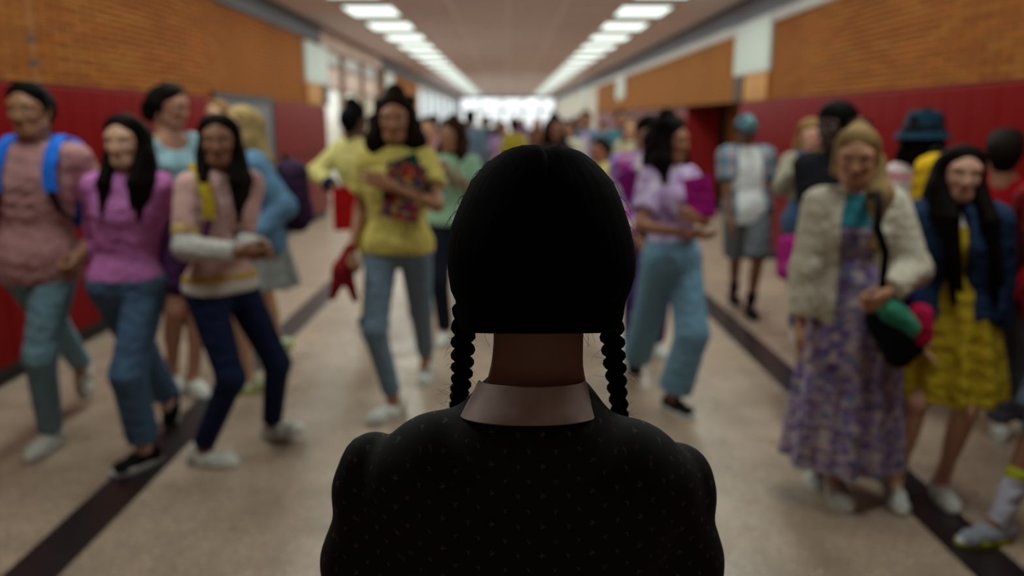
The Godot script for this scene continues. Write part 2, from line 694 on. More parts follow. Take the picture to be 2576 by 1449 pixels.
func brick_wall(called: String, side: int, spans: Array, single: int, start: float) -> void:
	var b := HALL + 0.05
	for s in spans:
		var z0: float = s[0]
		var z1: float = s[1]
		var st := SurfaceTool.new()
		st.begin(Mesh.PRIMITIVE_TRIANGLES)
		var wide := 0.75
		add_cbox(st, Vector3(0, (CEIL - LOCKER_TOP) * 0.5, 0), Vector3(wide, CEIL - LOCKER_TOP - 0.004, z1 - z0), 0.002)
		# behind the lockers the wall stands back
		var thin := 0.1 if called == "wall_right_far" else 0.27
		var open := 3.3 if called == "wall_right_far" else 0.0
		add_cbox(st, Vector3(side * (0.375 - thin * 0.5), -LOCKER_TOP * 0.5, -open * 0.5), Vector3(thin, LOCKER_TOP, z1 - z0 - open), 0.002)
		var wall := structure(called, st.commit(), M.mortar)
		wall.position = Vector3(side * (b + wide * 0.5), LOCKER_TOP, (z0 + z1) * 0.5)
		wall.set_meta("label", "tan and orange narrow brick wall above the lockers")
		# thin long bricks in courses between the lockers and the cornice
		var bl := 0.29
		var course := 0.0475
		var rows := int((2.755 - LOCKER_TOP) / course)
		var shape := cbox(Vector3(0.024, course - 0.011, bl - 0.008), 0.003)
		var rest := SurfaceTool.new()
		rest.begin(Mesh.PRIMITIVE_TRIANGLES)
		var rest_any := false
		var made := 0
		var r := RandomNumberGenerator.new()
		r.seed = int(absf(z0) * 100.0) + side
		var n := int((z1 - z0) / bl)
		var face := side * (b - 0.001)
		for j in n:
			# from the near end of what can be seen towards the far end
			for i in rows:
				var off := 0.5 * bl if i % 2 == 1 else 0.0
				var z := z1 - (j + 0.5) * bl - off
				if z - bl * 0.5 < z0:
					continue
				var y := LOCKER_TOP + 0.012 + (i + 0.5) * course
				var p := Vector3(face + side * r.randf_range(-0.002, 0.002), y, z)
				if single > 0 and z < -start and z > -FAR and made < single:
					var o := MeshInstance3D.new()
					o.name = "brick"
					o.mesh = shape
					o.material_override = M.bricks[r.randi() % 6]
					o.position = p - wall.position
					wall.add_child(o, true)
					made += 1
				else:
					rest.append_from(shape, 0, Transform3D(Basis(), p - wall.position))
					rest_any = true
		if rest_any:
			var o := part("brickwork", rest.commit(), M.bricks[0 if single > 0 else 4], wall)
			o.set_meta("kind", "stuff")


func build_ceiling() -> void:
	box_wall("ceiling", Vector3(-5.0, CEIL + 0.03, -FAR - 0.5), Vector3(5.0, CEIL + 0.3, 2.0), M.ceiling)
	var ceiling: MeshInstance3D = get_node("ceiling")
	# lamps: two rows of wide panels let into the grid
	var step := 1.8
	var first := -0.7
	var long := 1.15
	var lamp_w := 0.72
	var n := 0
	var z := first
	var diffuser := cbox(Vector3(lamp_w - 0.05, 0.012, long - 0.05), 0.003)
	var frame := frame_mesh(lamp_w, long, 0.03, 0.035)
	while z > -FAR + 1.0:
		for x in [-1.86, 1.86]:
			var lit := z < -1.0
			var t := thing("ceiling_light", ("wide white ceiling light panel in the row along the %s" if lit else "switched-off ceiling light panel in the row along the %s") % ("window side" if x < 0.0 else "side with the brown alcove"), "ceiling light", Vector3(x, CEIL, z), "ceiling lights over the window side" if x < 0.0 else "ceiling lights over the alcove side")
			part("frame", frame, M.frame_grey, t)
			part("diffuser", diffuser, M.lamp if lit else M.panel_white, t, at(0, 0.004, 0))
			if lit:
				var l := AreaLight3D.new()
				l.name = "lamp_light"
				l.area_size = Vector2(lamp_w - 0.06, long - 0.06)
				l.light_color = Color(0.95, 1.0, 0.97)
				l.light_energy = LAMP_ENERGY
				l.area_range = 60.0
				l.area_attenuation = 2.0
				l.shadow_enabled = true
				l.rotation = Vector3(-PI / 2, 0, 0)
				l.position = Vector3(0, -0.02, 0)
				t.add_child(l)
			n += 1
		z -= step
	# ceiling tiles between and beside the rows
	var r := RandomNumberGenerator.new()
	r.seed = 5
	var tl := step * 0.5
	var rest := SurfaceTool.new()
	rest.begin(Mesh.PRIMITIVE_TRIANGLES)
	var cols := []
	for k in 4:
		cols.append([-1.5 + 0.75 * k + 0.375, 0.75])
	for s in [-1, 1]:
		cols.append([s * (1.86 + 0.36 + 0.37), 0.74])
	var shapes := {}
	for c in cols:
		shapes[c[1]] = cbox(Vector3(c[1] - 0.012, 0.03, tl * 2.0 - 0.012), 0.005)
	z = first + step * 2.5
	var made := 0
	var plain := SurfaceTool.new()
	plain.begin(Mesh.PRIMITIVE_TRIANGLES)
	var zz := first + step * 1.5
	while zz > -FAR:
		var z_mid := zz - step * 0.5
		for c in cols:
			var p := Vector3(c[0], CEIL + 0.015, z_mid)
			if z_mid < -9.0 and made < 300:
				var o := part("ceiling_tile", shapes[c[1]], M.tiles[r.randi() % 3], ceiling, Transform3D(Basis(), p - ceiling.position))
				made += 1
			else:
				plain.append_from(shapes[c[1]], 0, Transform3D(Basis(), p - ceiling.position))
		zz -= step
	var rest_tiles := part("ceiling_tiles", plain.commit(), M.tiles[0], ceiling)
	rest_tiles.set_meta("kind", "stuff")
	# the rails of the grid that carry the tiles
	var run := FAR - 9.0
	for x in [-1.5, -0.75, 0.0, 0.75, 1.5]:
		part("ceiling_rail", cbox(Vector3(0.035, 0.02, run), 0.004), M.rail, ceiling, Transform3D(Basis(), Vector3(x, CEIL - 0.004, -9.0 - run * 0.5) - ceiling.position))
	var cross := cbox(Vector3(3.0, 0.018, 0.03), 0.004)
	zz = first - step * 4.5
	while zz > -FAR:
		part("ceiling_rail", cross, M.rail, ceiling, Transform3D(Basis(), Vector3(0, CEIL - 0.003, zz) - ceiling.position))
		zz -= step
	# the strips between one lamp and the next
	zz = first + step * 0.5
	var infill := cbox(Vector3(lamp_w - 0.012, 0.03, step - long - 0.012), 0.005)
	while zz > -FAR:
		for x in [-1.86, 1.86]:
			part("ceiling_tile", infill, M.tiles[0], ceiling, Transform3D(Basis(), Vector3(x, CEIL + 0.015, zz) - ceiling.position))
		zz -= step


func frame_mesh(w: float, l: float, t: float, hgt: float) -> ArrayMesh:
	var st := SurfaceTool.new()
	st.begin(Mesh.PRIMITIVE_TRIANGLES)
	for s in [-1, 1]:
		add_cbox(st, Vector3(s * (w - t) * 0.5, 0, 0), Vector3(t, hgt, l), 0.004)
		add_cbox(st, Vector3(0, 0, s * (l - t) * 0.5), Vector3(w - 2.0 * t, hgt, t), 0.004)
	return st.commit()


# The white board above a classroom door with a strip of pale wood and a dark strip below it, an edge with its shadow painted in.
func over_door(where: String, side: int, z: float) -> void:
	var b := HALL + 0.05
	var label := "white rectangular panel high on the brick wall "
	match int(z * 10):
		-128: label += "beside the window bay"
		-100: label += "just before the brown alcove"
		-215: label += "far beyond the brown alcove, above the crowd"
		-310: label += "on the pale wall at the far end"
		_: label += "just beyond the window bay"
	var t := thing("wall_panel", label, "panel", Vector3(side * (b - 0.03), 2.1, z))
	part("board", cbox(Vector3(0.05, 0.6, 1.42), 0.01), M.panel_white, t, at(0, 0.3, 0))
	if z > -15.0:
		part("wood_strip", cbox(Vector3(0.03, 0.32, 0.9), 0.004), M.wood_light, t, at(0, -0.16, 0.2))
		part("shadow_edge", cbox(Vector3(0.05, 0.32, 0.4), 0.004), M.wood_dark, t, at(0, -0.16, -0.48))  # dark colour stands for the edge and the shadow beside it
	else:
		part("bracket", cbox(Vector3(0.05, 0.12, 0.5), 0.004), M.wood_light, t, at(0, -0.06, 0.1))


func pane_frame(t: Node3D, y0: float, y1: float, z0: float, z1: float, x: float, mat: Material, called := "pane") -> void:
	part(called, cbox(Vector3(0.012, y1 - y0, z1 - z0), 0.002), mat, t, Transform3D(Basis(), Vector3(x, (y0 + y1) * 0.5, (z0 + z1) * 0.5)))


func window_bay() -> void:
	var b := HALL + 0.05
	var t := Node3D.new()
	t.name = "window_1"
	t.set_meta("kind", "structure")
	t.set_meta("label", "tall window bay with brown posts set into the corridor wall")
	add_child(t)
	# soffit band over the bay, the sill, and the posts
	part("soffit", cbox(Vector3(0.5, 0.28, 6.3), 0.004), M.paint_pink, t, at(-b - 0.25, CEIL - 0.14, -16.45))
	part("sill", cbox(Vector3(0.4, 0.3, 6.3), 0.004), M.paint_pink, t, at(-b - 0.2, 0.15, -16.45))
	for z in [-13.36, -15.35, -17.4, -19.55]:
		part("post", cbox(Vector3(0.14, CEIL - 0.28, 0.14), 0.01), M.frame_brown, t, at(-b - 0.1, (CEIL - 0.28) * 0.5, z))
	for y in [2.1, 2.48]:
		part("rail", cbox(Vector3(0.08, 0.05, 6.2), 0.005), M.frame_brown, t, at(-b - 0.12, y, -16.45))
	var zs := [-13.43, -15.28, -15.42, -17.33, -17.47, -19.48]
	for k in 3:
		var za: float = zs[k * 2 + 1]
		var zb: float = zs[k * 2]
		pane_frame(t, 0.3, 2.08, za, zb, -b - 0.12, M.frosted)
		pane_frame(t, 2.5, 2.74, za, zb, -b - 0.12, M.frosted_clear)
		pane_frame(t, 2.12, 2.46, za, zb, -b - 0.12, M.paint_pink, "panel")


func glazed_side() -> void:
	var b := HALL + 0.05
	var t := Node3D.new()
	t.name = "window_2"
	t.set_meta("kind", "structure")
	t.set_meta("label", "long row of bright pale windows near the end of the corridor")
	add_child(t)
	part("sill", cbox(Vector3(0.3, 0.9, 24.5), 0.004), M.paint_pale, t, at(-b - 0.15, 0.45, -39.75))
	part("head", cbox(Vector3(0.3, 0.3, 24.5), 0.004), M.paint_pale, t, at(-b - 0.15, CEIL - 0.15, -39.75))
	for k in 9:
		var z := -27.5 - k * 3.06
		part("post", cbox(Vector3(0.12, CEIL - 1.2, 0.12), 0.008), M.frame_grey, t, at(-b - 0.12, 0.9 + (CEIL - 1.2) * 0.5, z))
		if k < 8:
			pane_frame(t, 0.9, CEIL - 0.3, z - 3.0, z - 0.06, -b - 0.14, M.frosted_cool)


func glazed_end() -> void:
	var t := Node3D.new()
	t.name = "window_3"
	t.set_meta("kind", "structure")
	t.set_meta("label", "bright glazed doors and windows closing the far end of the corridor")
	add_child(t)
	var w := HALL + 0.05
	var xs := [-w, -1.7, -0.35, 1.0, 2.1, w]
	for x in xs:
		part("post", cbox(Vector3(0.12, CEIL, 0.12), 0.008), M.frame_grey, t, at(x, CEIL * 0.5, -FAR))
	for y in [0.08, 2.15, CEIL - 0.08]:
		part("rail", cbox(Vector3(w * 2.0, 0.14, 0.1), 0.008), M.frame_grey, t, at(0, y, -FAR))
	for k in 5:
		var x0: float = xs[k] + 0.06
		var x1: float = xs[k + 1] - 0.06
		for yy in [[0.15, 2.08], [2.22, CEIL - 0.15]]:
			part("pane", cbox(Vector3(x1 - x0, yy[1] - yy[0], 0.012), 0.002), M.glass, t, at((x0 + x1) * 0.5, (yy[0] + yy[1]) * 0.5, -FAR))


func locker_bank(called: String, side: int, z0: float, z1: float, face: float, label: String) -> void:
	var t := thing(called, label, "lockers", Vector3(side * (face + 0.2), 0, (z0 + z1) * 0.5), "")
	var length := z0 - z1
	var depth := 0.4 if face < HALL + 0.05 else 0.55
	var cx := side * (depth * 0.5 + 0.02 - 0.2)
	var body := part("body", cbox(Vector3(depth, LOCKER_TOP - 0.12, length), 0.004), M.red_side, t, at(cx, 0.12 + (LOCKER_TOP - 0.12) * 0.5, 0))
	part("plinth", cbox(Vector3(depth - 0.06, 0.12, length), 0.003), M.kick, t, at(cx + side * 0.03, 0.06, 0))
	var n := int(round(length / 0.305))
	var w := length / n
	var door := cbox(Vector3(0.022, LOCKER_TOP - 0.14, w - 0.004), 0.004)
	var handle := cbox(Vector3(0.012, 0.11, 0.035), 0.004)
	for k in n:
		var z := length * 0.5 - (k + 0.5) * w
		var d := part("door", door, M.red, t, at(-side * 0.2 + side * 0.011, 0.13 + (LOCKER_TOP - 0.14) * 0.5, z))
		if z0 - (k + 0.5) * w > -14.0:
			part("handle", handle, M.dark_metal, d, at(-side * 0.014, 0.12, w * 0.36))


func grey_door() -> void:
	var t := Node3D.new()
	t.name = "door_1"
	t.set_meta("kind", "structure")
	t.set_meta("label", "plain grey metal double door between two red locker banks")
	t.position = Vector3(-HALL - 0.04, 0, -9.3)
	add_child(t)
	part("frame", cbox(Vector3(0.08, 0.07, 2.1), 0.004), M.dark_metal, t, at(0.0, LOCKER_TOP + 0.02, 0))
	for s in [-1, 1]:
		part("frame", cbox(Vector3(0.08, LOCKER_TOP, 0.06), 0.004), M.dark_metal, t, at(0.0, LOCKER_TOP * 0.5, s * 1.01))
		var leaf := part("leaf", cbox(Vector3(0.05, LOCKER_TOP - 0.03, 0.96), 0.004), M.grey_door, t, at(0.0, LOCKER_TOP * 0.5, s * 0.49))
		part("push_bar", cbox(Vector3(0.05, 0.06, 0.7), 0.01), M.steel, leaf, at(0.05, 0.12, 0))

# ------------------------------------------------------------------ shared body shapes

func make_templates() -> void:
	ball = SphereMesh.new()
	ball.radius = 1.0
	ball.height = 2.0
	ball.radial_segments = 16
	ball.rings = 10
	hand_open = hand_shape(0.32)
	hand_grip = hand_shape(1.15)
	head_shape = make_head()
	# shoe: ankle at the origin, toe towards +z, ground at y = -0.085
	var p := [
		cap(Vector3(0, -0.045, -0.045), Vector3(0, -0.05, 0.05), 0.036, 0.042, 0.03),
		cap(Vector3(0, -0.05, 0.05), Vector3(0.004, -0.06, 0.135), 0.042, 0.036, 0.03),
		cap(Vector3(0.004, -0.06, 0.135), Vector3(0.004, -0.066, 0.16), 0.035, 0.026, 0.03),
		cap(Vector3(0, -0.03, -0.03), Vector3(0, 0.012, -0.012), 0.038, 0.036, 0.03),
		[3, Vector3(0, -0.07, 0.05), Vector3.DOWN, 0.3],
		[3, Vector3(0, 0.025, -0.01), Vector3(0, 0.95, 0.3).normalized(), 0.1],
	]
	var f := mesh_field(p, 0.008)
	shoe_upper = to_mesh(f)
	var rings := []
	for yy in [[-0.085, 0.97], [-0.08, 1.0], [-0.064, 1.0], [-0.058, 0.97]]:
		var r := PackedVector3Array()
		for k in 28:
			var w := TAU * k / 28
			var z := 0.052 + 0.138 * sin(w)
			var t := clampf((z + 0.086) / 0.276, 0, 1)
			var hw := 0.036 + 0.013 * sin(t * PI * 0.75) + 0.004 * t
			r.append(Vector3(signf(cos(w)) * pow(absf(cos(w)), 0.7) * hw * yy[1], yy[0], 0.052 + (z - 0.052) * yy[1]))
		rings.append(r)
	shoe_sole = to_mesh(skin_rings(rings))
	shoe_toe = to_mesh(mesh_field([cap(Vector3(0.004, -0.062, 0.14), Vector3(0.004, -0.066, 0.163), 0.0375, 0.0285, 0.02), [3, Vector3(0, -0.07, 0.15), Vector3.DOWN, 0.2], [3, Vector3(0, -0.06, 0.14), Vector3(0, 0.3, -1).normalized(), 0.2]], 0.007))


# Wrist at the origin, fingers along -y, thumb towards +x, palm facing +z.
func hand_shape(curl: float) -> Array:
	var p := []
	for q in [-0.024, -0.008, 0.008, 0.024]:
		p.append(cap(Vector3(q * 0.75, -0.02, 0), Vector3(q * 1.05, -0.085, 0.002), 0.016, 0.0125, 0.014, Vector3(0, 0, 1), 1.1))
	p.append(cap(Vector3(0, 0.03, 0), Vector3(0, -0.02, 0), 0.025, 0.022, 0.02, Vector3(0, 0, 1), 1.15))
	var lens := [0.062, 0.078, 0.084, 0.074]
	for i in 4:
		var x: float = [-0.029, -0.0105, 0.0085, 0.027][i]
		var a := Vector3(x, -0.088, 0.002)
		var ang := curl * 0.8
		var seg: Array = [0.46, 0.31, 0.23]
		for s in 3:
			var l: float = lens[i] * seg[s]
			var b := a + Vector3(x * 0.06, -cos(ang) * l, sin(ang) * l)
			p.append(cap(a, b, 0.0088 - 0.0008 * s, 0.0082 - 0.001 * s, 0.004))
			a = b
			ang += curl
	p.append(cap(Vector3(0.018, -0.022, 0.004), Vector3(0.042, -0.052, 0.012 + 0.01 * curl), 0.0135, 0.011, 0.012))
	p.append(cap(Vector3(0.042, -0.052, 0.012 + 0.01 * curl), Vector3(0.05 - 0.012 * curl, -0.088, 0.02 + 0.018 * curl), 0.0105, 0.0085, 0.005))
	return mesh_field(p, 0.0045)


# Middle of the head at the origin, face towards +z, 0.228 from chin to crown.
func make_head() -> Array:
	var p := [
		cap(Vector3(0, 0.03, -0.028), Vector3(0, 0.034, 0.014), 0.078, 0.075, 0.03, Vector3(1, 0, 0), 1.06),
		cap(Vector3(0, -0.01, 0.022), Vector3(0, -0.05, 0.03), 0.062, 0.052, 0.04, Vector3(1, 0, 0), 1.04),
		cap(Vector3(-0.016, -0.088, 0.052), Vector3(0.016, -0.088, 0.052), 0.025, 0.025, 0.03),
		cap(Vector3(-0.05, -0.055, 0.005), Vector3(-0.02, -0.088, 0.045), 0.024, 0.02, 0.03),
		cap(Vector3(0.05, -0.055, 0.005), Vector3(0.02, -0.088, 0.045), 0.024, 0.02, 0.03),
		cap(Vector3(-0.042, 0.026, 0.072), Vector3(0.042, 0.026, 0.072), 0.016, 0.016, 0.02),
		cap(Vector3(-0.036, -0.022, 0.064), Vector3(-0.03, -0.03, 0.06), 0.024, 0.022, 0.02),
		cap(Vector3(0.036, -0.022, 0.064), Vector3(0.03, -0.03, 0.06), 0.024, 0.022, 0.02),
		[2, Vector3(-0.032, 0.006, 0.1), Vector3(-0.03, 0.006, 0.1), 0.014, 0.014, 0.014],
		[2, Vector3(0.032, 0.006, 0.1), Vector3(0.03, 0.006, 0.1), 0.014, 0.014, 0.014],
		cap(Vector3(0, 0.012, 0.084), Vector3(0, -0.03, 0.1), 0.008, 0.0125, 0.012),
		cap(Vector3(-0.012, -0.034, 0.09), Vector3(0.012, -0.034, 0.09), 0.0085, 0.0085, 0.008),
		cap(Vector3(-0.017, -0.06, 0.079), Vector3(0.017, -0.06, 0.079), 0.009, 0.009, 0.01),
		cap(Vector3(-0.075, 0.012, -0.012), Vector3(-0.076, -0.024, -0.004), 0.014, 0.01, 0.008, Vector3(1, 0, 0), 1.8),
		cap(Vector3(0.075, 0.012, -0.012), Vector3(0.076, -0.024, -0.004), 0.014, 0.01, 0.008, Vector3(1, 0, 0), 1.8),
		cap(Vector3(0, -0.06, -0.025), Vector3(0, -0.15, -0.03), 0.05, 0.048, 0.03),
	]
	return mesh_field(p, 0.0065)


func yawed(deg: float) -> Vector3:
	var r := deg_to_rad(deg)
	return Vector3(sin(r), 0, cos(r))


# Middle joint of a two-bone limb, bent towards the pole.
func joint(a: Vector3, c: Vector3, la: float, lc: float, pole: Vector3) -> Vector3:
	var ac := c - a
	var l := ac.length()
	var dir := ac / maxf(l, 0.001)
	var q := pole - dir * pole.dot(dir)
	q = q.normalized() if q.length() > 0.001 else Vector3.FORWARD
	if l >= la + lc - 0.002:
		return a + dir * (l * la / (la + lc)) + q * 0.012
	var t := (la * la - lc * lc + l * l) / (2.0 * l)
	return a + dir * t + q * sqrt(maxf(0.0, la * la - t * t))


# Builds one person. Points in world metres: P pelvis, T top of the head, hl hr hands (wrists), fl fr feet [ankle, yaw, toe-down].
func person(d: Dictionary) -> Dictionary:
	var near: bool = d.get("near", true)
	var cell: float = d.get("cell", 0.0145 if near else 0.024)
	var h: float = d.h
	var u := h / 1.7
	var O := Vector3(d.P.x, 0, d.P.z)
	var node := thing("person", d.label, "person", O, d.get("group", "students in the corridor"))
	var P: Vector3 = d.P - O
	var T: Vector3 = d.T - O
	var F := yawed(d.yaw)
	var S := F.cross(Vector3.UP)
	var Fc := yawed(d.yaw + d.get("twist", 0.0))
	var Sc := Fc.cross(Vector3.UP)
	var hs: float = d.get("hs", 1.0) * u
	var hyaw: float = d.yaw + d.get("hyaw", 0.0)
	var Fh := yawed(hyaw)
	var hb := Basis(Fh.cross(Vector3.UP) * -1.0, Vector3.UP, Fh)
	hb = hb * Basis(Vector3.RIGHT, deg_to_rad(d.get("hpitch", 0.0))) * Basis(Vector3.BACK, deg_to_rad(d.get("hroll", 0.0)))
	var C := T - Vector3.UP * (0.114 + 0.014) * hs
	var spine := (C - P).normalized()
	var N: Vector3 = C - spine * 0.172 * u + Vector3(0, 0.0, 0) - hb.z * d.get("nback", 0.012) * u
	spine = (N - P).normalized()
	var male: bool = d.get("male", false)
	var bulk: float = d.get("bulk", 1.0)
	var sw: float = (0.172 if male else 0.146) * u * bulk
	var droop: float = d.get("tilt", 0.0)
	var shd: float = d.get("shd", 0.035)
	var shl := N - Sc * sw - spine * shd * u + Vector3.UP * droop
	var shr := N + Sc * sw - spine * shd * u - Vector3.UP * droop
	var W := P.lerp(N, 0.42)
	var Ch := P.lerp(N, 0.70)
	# arms
	var la := 0.285 * u
	var lf := 0.25 * u
	var wl: Vector3 = d.hl - O if d.has("hl") else shl - Sc * 0.07 * u + Fc * 0.07 * u - Vector3.UP * 0.50 * u
	var wr: Vector3 = d.hr - O if d.has("hr") else shr + Sc * 0.07 * u + Fc * 0.07 * u - Vector3.UP * 0.50 * u
	wl = shl + (wl - shl).limit_length(la + lf)
	wr = shr + (wr - shr).limit_length(la + lf)
	var pole_l: Vector3 = d.get("pl", -Fc - Sc * 0.3 - Vector3.UP * 0.4)
	var pole_r: Vector3 = d.get("pr", -Fc + Sc * 0.3 - Vector3.UP * 0.4)
	var el := joint(shl, wl, la, lf, pole_l)
	var er := joint(shr, wr, la, lf, pole_r)
	# legs
	var hipw := 0.088 * u
	var hl := P - S * hipw - Vector3.UP * 0.03 * u
	var hr := P + S * hipw - Vector3.UP * 0.03 * u
	var al: Vector3 = d.fl[0] - O if d.has("fl") else Vector3(0, 0.085 * u, 0) - S * 0.1 * u
	var ar: Vector3 = d.fr[0] - O if d.has("fr") else Vector3(0, 0.085 * u, 0) + S * 0.1 * u
	var yl: float = d.fl[1] if d.has("fl") else d.yaw
	var yr: float = d.fr[1] if d.has("fr") else d.yaw
	var tl: float = d.fl[2] if d.has("fl") else 0.0
	var tr: float = d.fr[2] if d.has("fr") else 0.0
	var kl := joint(hl, al, 0.43 * u, 0.42 * u, (F * 0.6 + yawed(yl)).normalized())
	var kr := joint(hr, ar, 0.43 * u, 0.42 * u, (F * 0.6 + yawed(yr)).normalized())
	var b := {"node": node, "u": u, "P": P, "N": N, "W": W, "Ch": Ch, "S": S, "F": F, "Sc": Sc, "Fc": Fc, "C": C, "hb": hb, "hs": hs,
		"shl": shl, "shr": shr, "el": el, "er": er, "wl": wl, "wr": wr, "hl": hl, "hr": hr, "kl": kl, "kr": kr, "al": al, "ar": ar, "bulk": bulk, "male": male, "cell": cell, "near": near, "O": O}
	# ---- the body
	var bp := torso(b, 0.0)
	bp.append(cap(N - spine * 0.03 * u, C - hb.y * 0.05 * hs - hb.z * 0.025 * hs, 0.052 * u, 0.048 * u, 0.04))
	for s in 2:
		var sh: Vector3 = [shl, shr][s]
		var e: Vector3 = [el, er][s]
		var w: Vector3 = [wl, wr][s]
		bp.append(cap(sh, e, (0.044 if male else 0.039) * u * bulk, 0.034 * u, 0.03))
		bp.append(cap(e, w, 0.034 * u, 0.024 * u, 0.02))
		var hp: Vector3 = [hl, hr][s]
		var k: Vector3 = [kl, kr][s]
		var a: Vector3 = [al, ar][s]
		bp.append(cap(hp, k, 0.078 * u * bulk, 0.05 * u, 0.04))
		bp.append(cap(k, a, 0.048 * u, 0.034 * u, 0.03))
		bp.append(cap(k.lerp(a, 0.2) - F * 0.012 * u, k.lerp(a, 0.45) - F * 0.012 * u, 0.045 * u, 0.038 * u, 0.03))
		bp.append(cap(a, a + yawed([yl, yr][s]) * 0.05 * u - Vector3.UP * 0.03 * u, 0.034 * u, 0.03 * u, 0.02))
	var extras := [[head_shape, Transform3D(hb * Basis.from_scale(Vector3(d.get("hw", 1.0), 1, 1) * hs), C)]]
	if near or d.get("hands", false):
		for s in 2:
			var e: Vector3 = [el, er][s]
			var w: Vector3 = [wl, wr][s]
			var dir := (w - e).normalized()
			var th: Vector3 = d.get("tl" if s == 0 else "tr", Fc + Vector3.UP * 0.3)
			th = (th - dir * th.dot(dir)).normalized()
			var palm := th.cross(-dir) * (1.0 if s == 0 else -1.0)
			if d.get("flip_l" if s == 0 else "flip_r", false):
				palm = -palm
			var g: bool = d.get("gl" if s == 0 else "gr", false)
			extras.append([hand_grip if g else hand_open, Transform3D(Basis(th, -dir, palm) * Basis.from_scale(Vector3.ONE * u * (1.05 if male else 0.97)), w)])
	field_part("body", node, skin(d.skin), bp, cell, extras)
	# ---- face
	if near:
		for s in [-1, 1]:
			var ec := C + hb * (Vector3(s * 0.031, 0.006, 0.0795) * hs)
			var eye := part("eye", ball, M.eye_white, node, Transform3D(hb * Basis.from_scale(Vector3(0.0125, 0.006, 0.009) * hs), ec))
			part("iris", ball, M.iris, eye, Transform3D(Basis.from_scale(Vector3(0.52, 1.0, 0.5)), Vector3(0, 0, 0.6)))
			part("eyebrow", ball, hair_mat(d.get("brow", d.hair_color)), node, Transform3D(hb * Basis(Vector3.BACK, -s * 0.12) * Basis.from_scale(Vector3(0.02, 0.0042, 0.008) * hs), C + hb * (Vector3(s * 0.033, 0.027, 0.084) * hs)))
		part("lips", ball, skin(Color(d.skin.r * 0.82, d.skin.g * 0.6, d.skin.b * 0.62)), node, Transform3D(hb * Basis.from_scale(Vector3(0.022, 0.0075, 0.008) * hs), C + hb * (Vector3(0, -0.06, 0.0835) * hs)))
	# ---- hair
	if d.has("hair"):
		var hp := hair_prims(d, b)
		if hp.size():
			field_part("hair", node, hair_mat(d.hair_color), hp, cell * 0.75 if near else cell * 0.8)
	# ---- clothes
	for g in d.get("wear", []):
		garment(g, b)
	# ---- shoes
	if d.has("shoe"):
		for s in 2:
			var a: Vector3 = [al, ar][s]
			var yw: float = [yl, yr][s]
			var td: float = [tl, tr][s]
			var fw := yawed(yw)
			var fb := Basis(Vector3.UP.cross(fw), Vector3.UP, fw) * Basis(Vector3.RIGHT, deg_to_rad(td)) * Basis.from_scale(Vector3.ONE * u * d.get("foot", 1.0))
			var shoe := part("shoe", shoe_upper, cloth(d.shoe), node, Transform3D(fb, a))
			part("sole", shoe_sole, cloth(d.get("sole", Color(0.85, 0.84, 0.8))), shoe)
			if d.has("toe"):
				part("toe_cap", shoe_toe, cloth(d.toe), shoe)
			if d.has("sock"):
				var k: Vector3 = [kl, kr][s]
				field_part("sock", node, cloth(d.sock[0]), [cap(a, a.lerp(k, d.sock[1]), 0.041 * u, 0.05 * u, 0.01), [3, a.lerp(k, d.sock[1]), (k - a).normalized(), 0.12]], 0.012)
				if d.sock.size() > 2:
					var top := a.lerp(k, d.sock[1])
					field_part("sock_band", node, cloth(d.sock[2]), [cap(top, a.lerp(k, d.sock[1] - 0.12), 0.052 * u, 0.05 * u, 0.01), [3, top, (k - a).normalized(), 0.12], [3, a.lerp(k, d.sock[1] - 0.12), (a - k).normalized(), 0.12]], 0.012)
	return b


func torso(b: Dictionary, e: float, low := true) -> Array:
	var u: float = b.u
	var k: float = b.bulk
	var p := []
	if low:
		p.append(cap(b.P - b.S * 0.06 * u, b.P + b.S * 0.06 * u, 0.102 * u * k + e, 0.102 * u * k + e, 0.06, b.F, 1.08))
	var wd := 1.12 if b.male else 1.0
	p.append(cap(b.W - b.S * 0.04 * u, b.W + b.S * 0.04 * u, 0.084 * u * k * wd + e, 0.084 * u * k * wd + e, 0.08, b.F, 1.1))
	p.append(cap(b.Ch - b.Sc * 0.052 * u, b.Ch + b.Sc * 0.052 * u, 0.098 * u * k * wd + e, 0.098 * u * k * wd + e, 0.08, b.Fc, 1.12))
	p.append(cap((b.shl as Vector3).lerp(b.N, 0.22), (b.shr as Vector3).lerp(b.N, 0.22), 0.044 * u + e, 0.044 * u + e, 0.06))
	p.append(cap(b.Ch, b.N, 0.085 * u + e * 0.6, 0.052 * u + e * 0.4, 0.05, b.Fc, 1.1))
	if not b.male:
		for s in [-1, 1]:
			var c: Vector3 = b.Ch + b.Fc * 0.052 * u + b.Sc * s * 0.05 * u - Vector3.UP * 0.01 * u
			p.append(cap(c, c, 0.05 * u + e * 0.7, 0.05 * u + e * 0.7, 0.05))
	return p


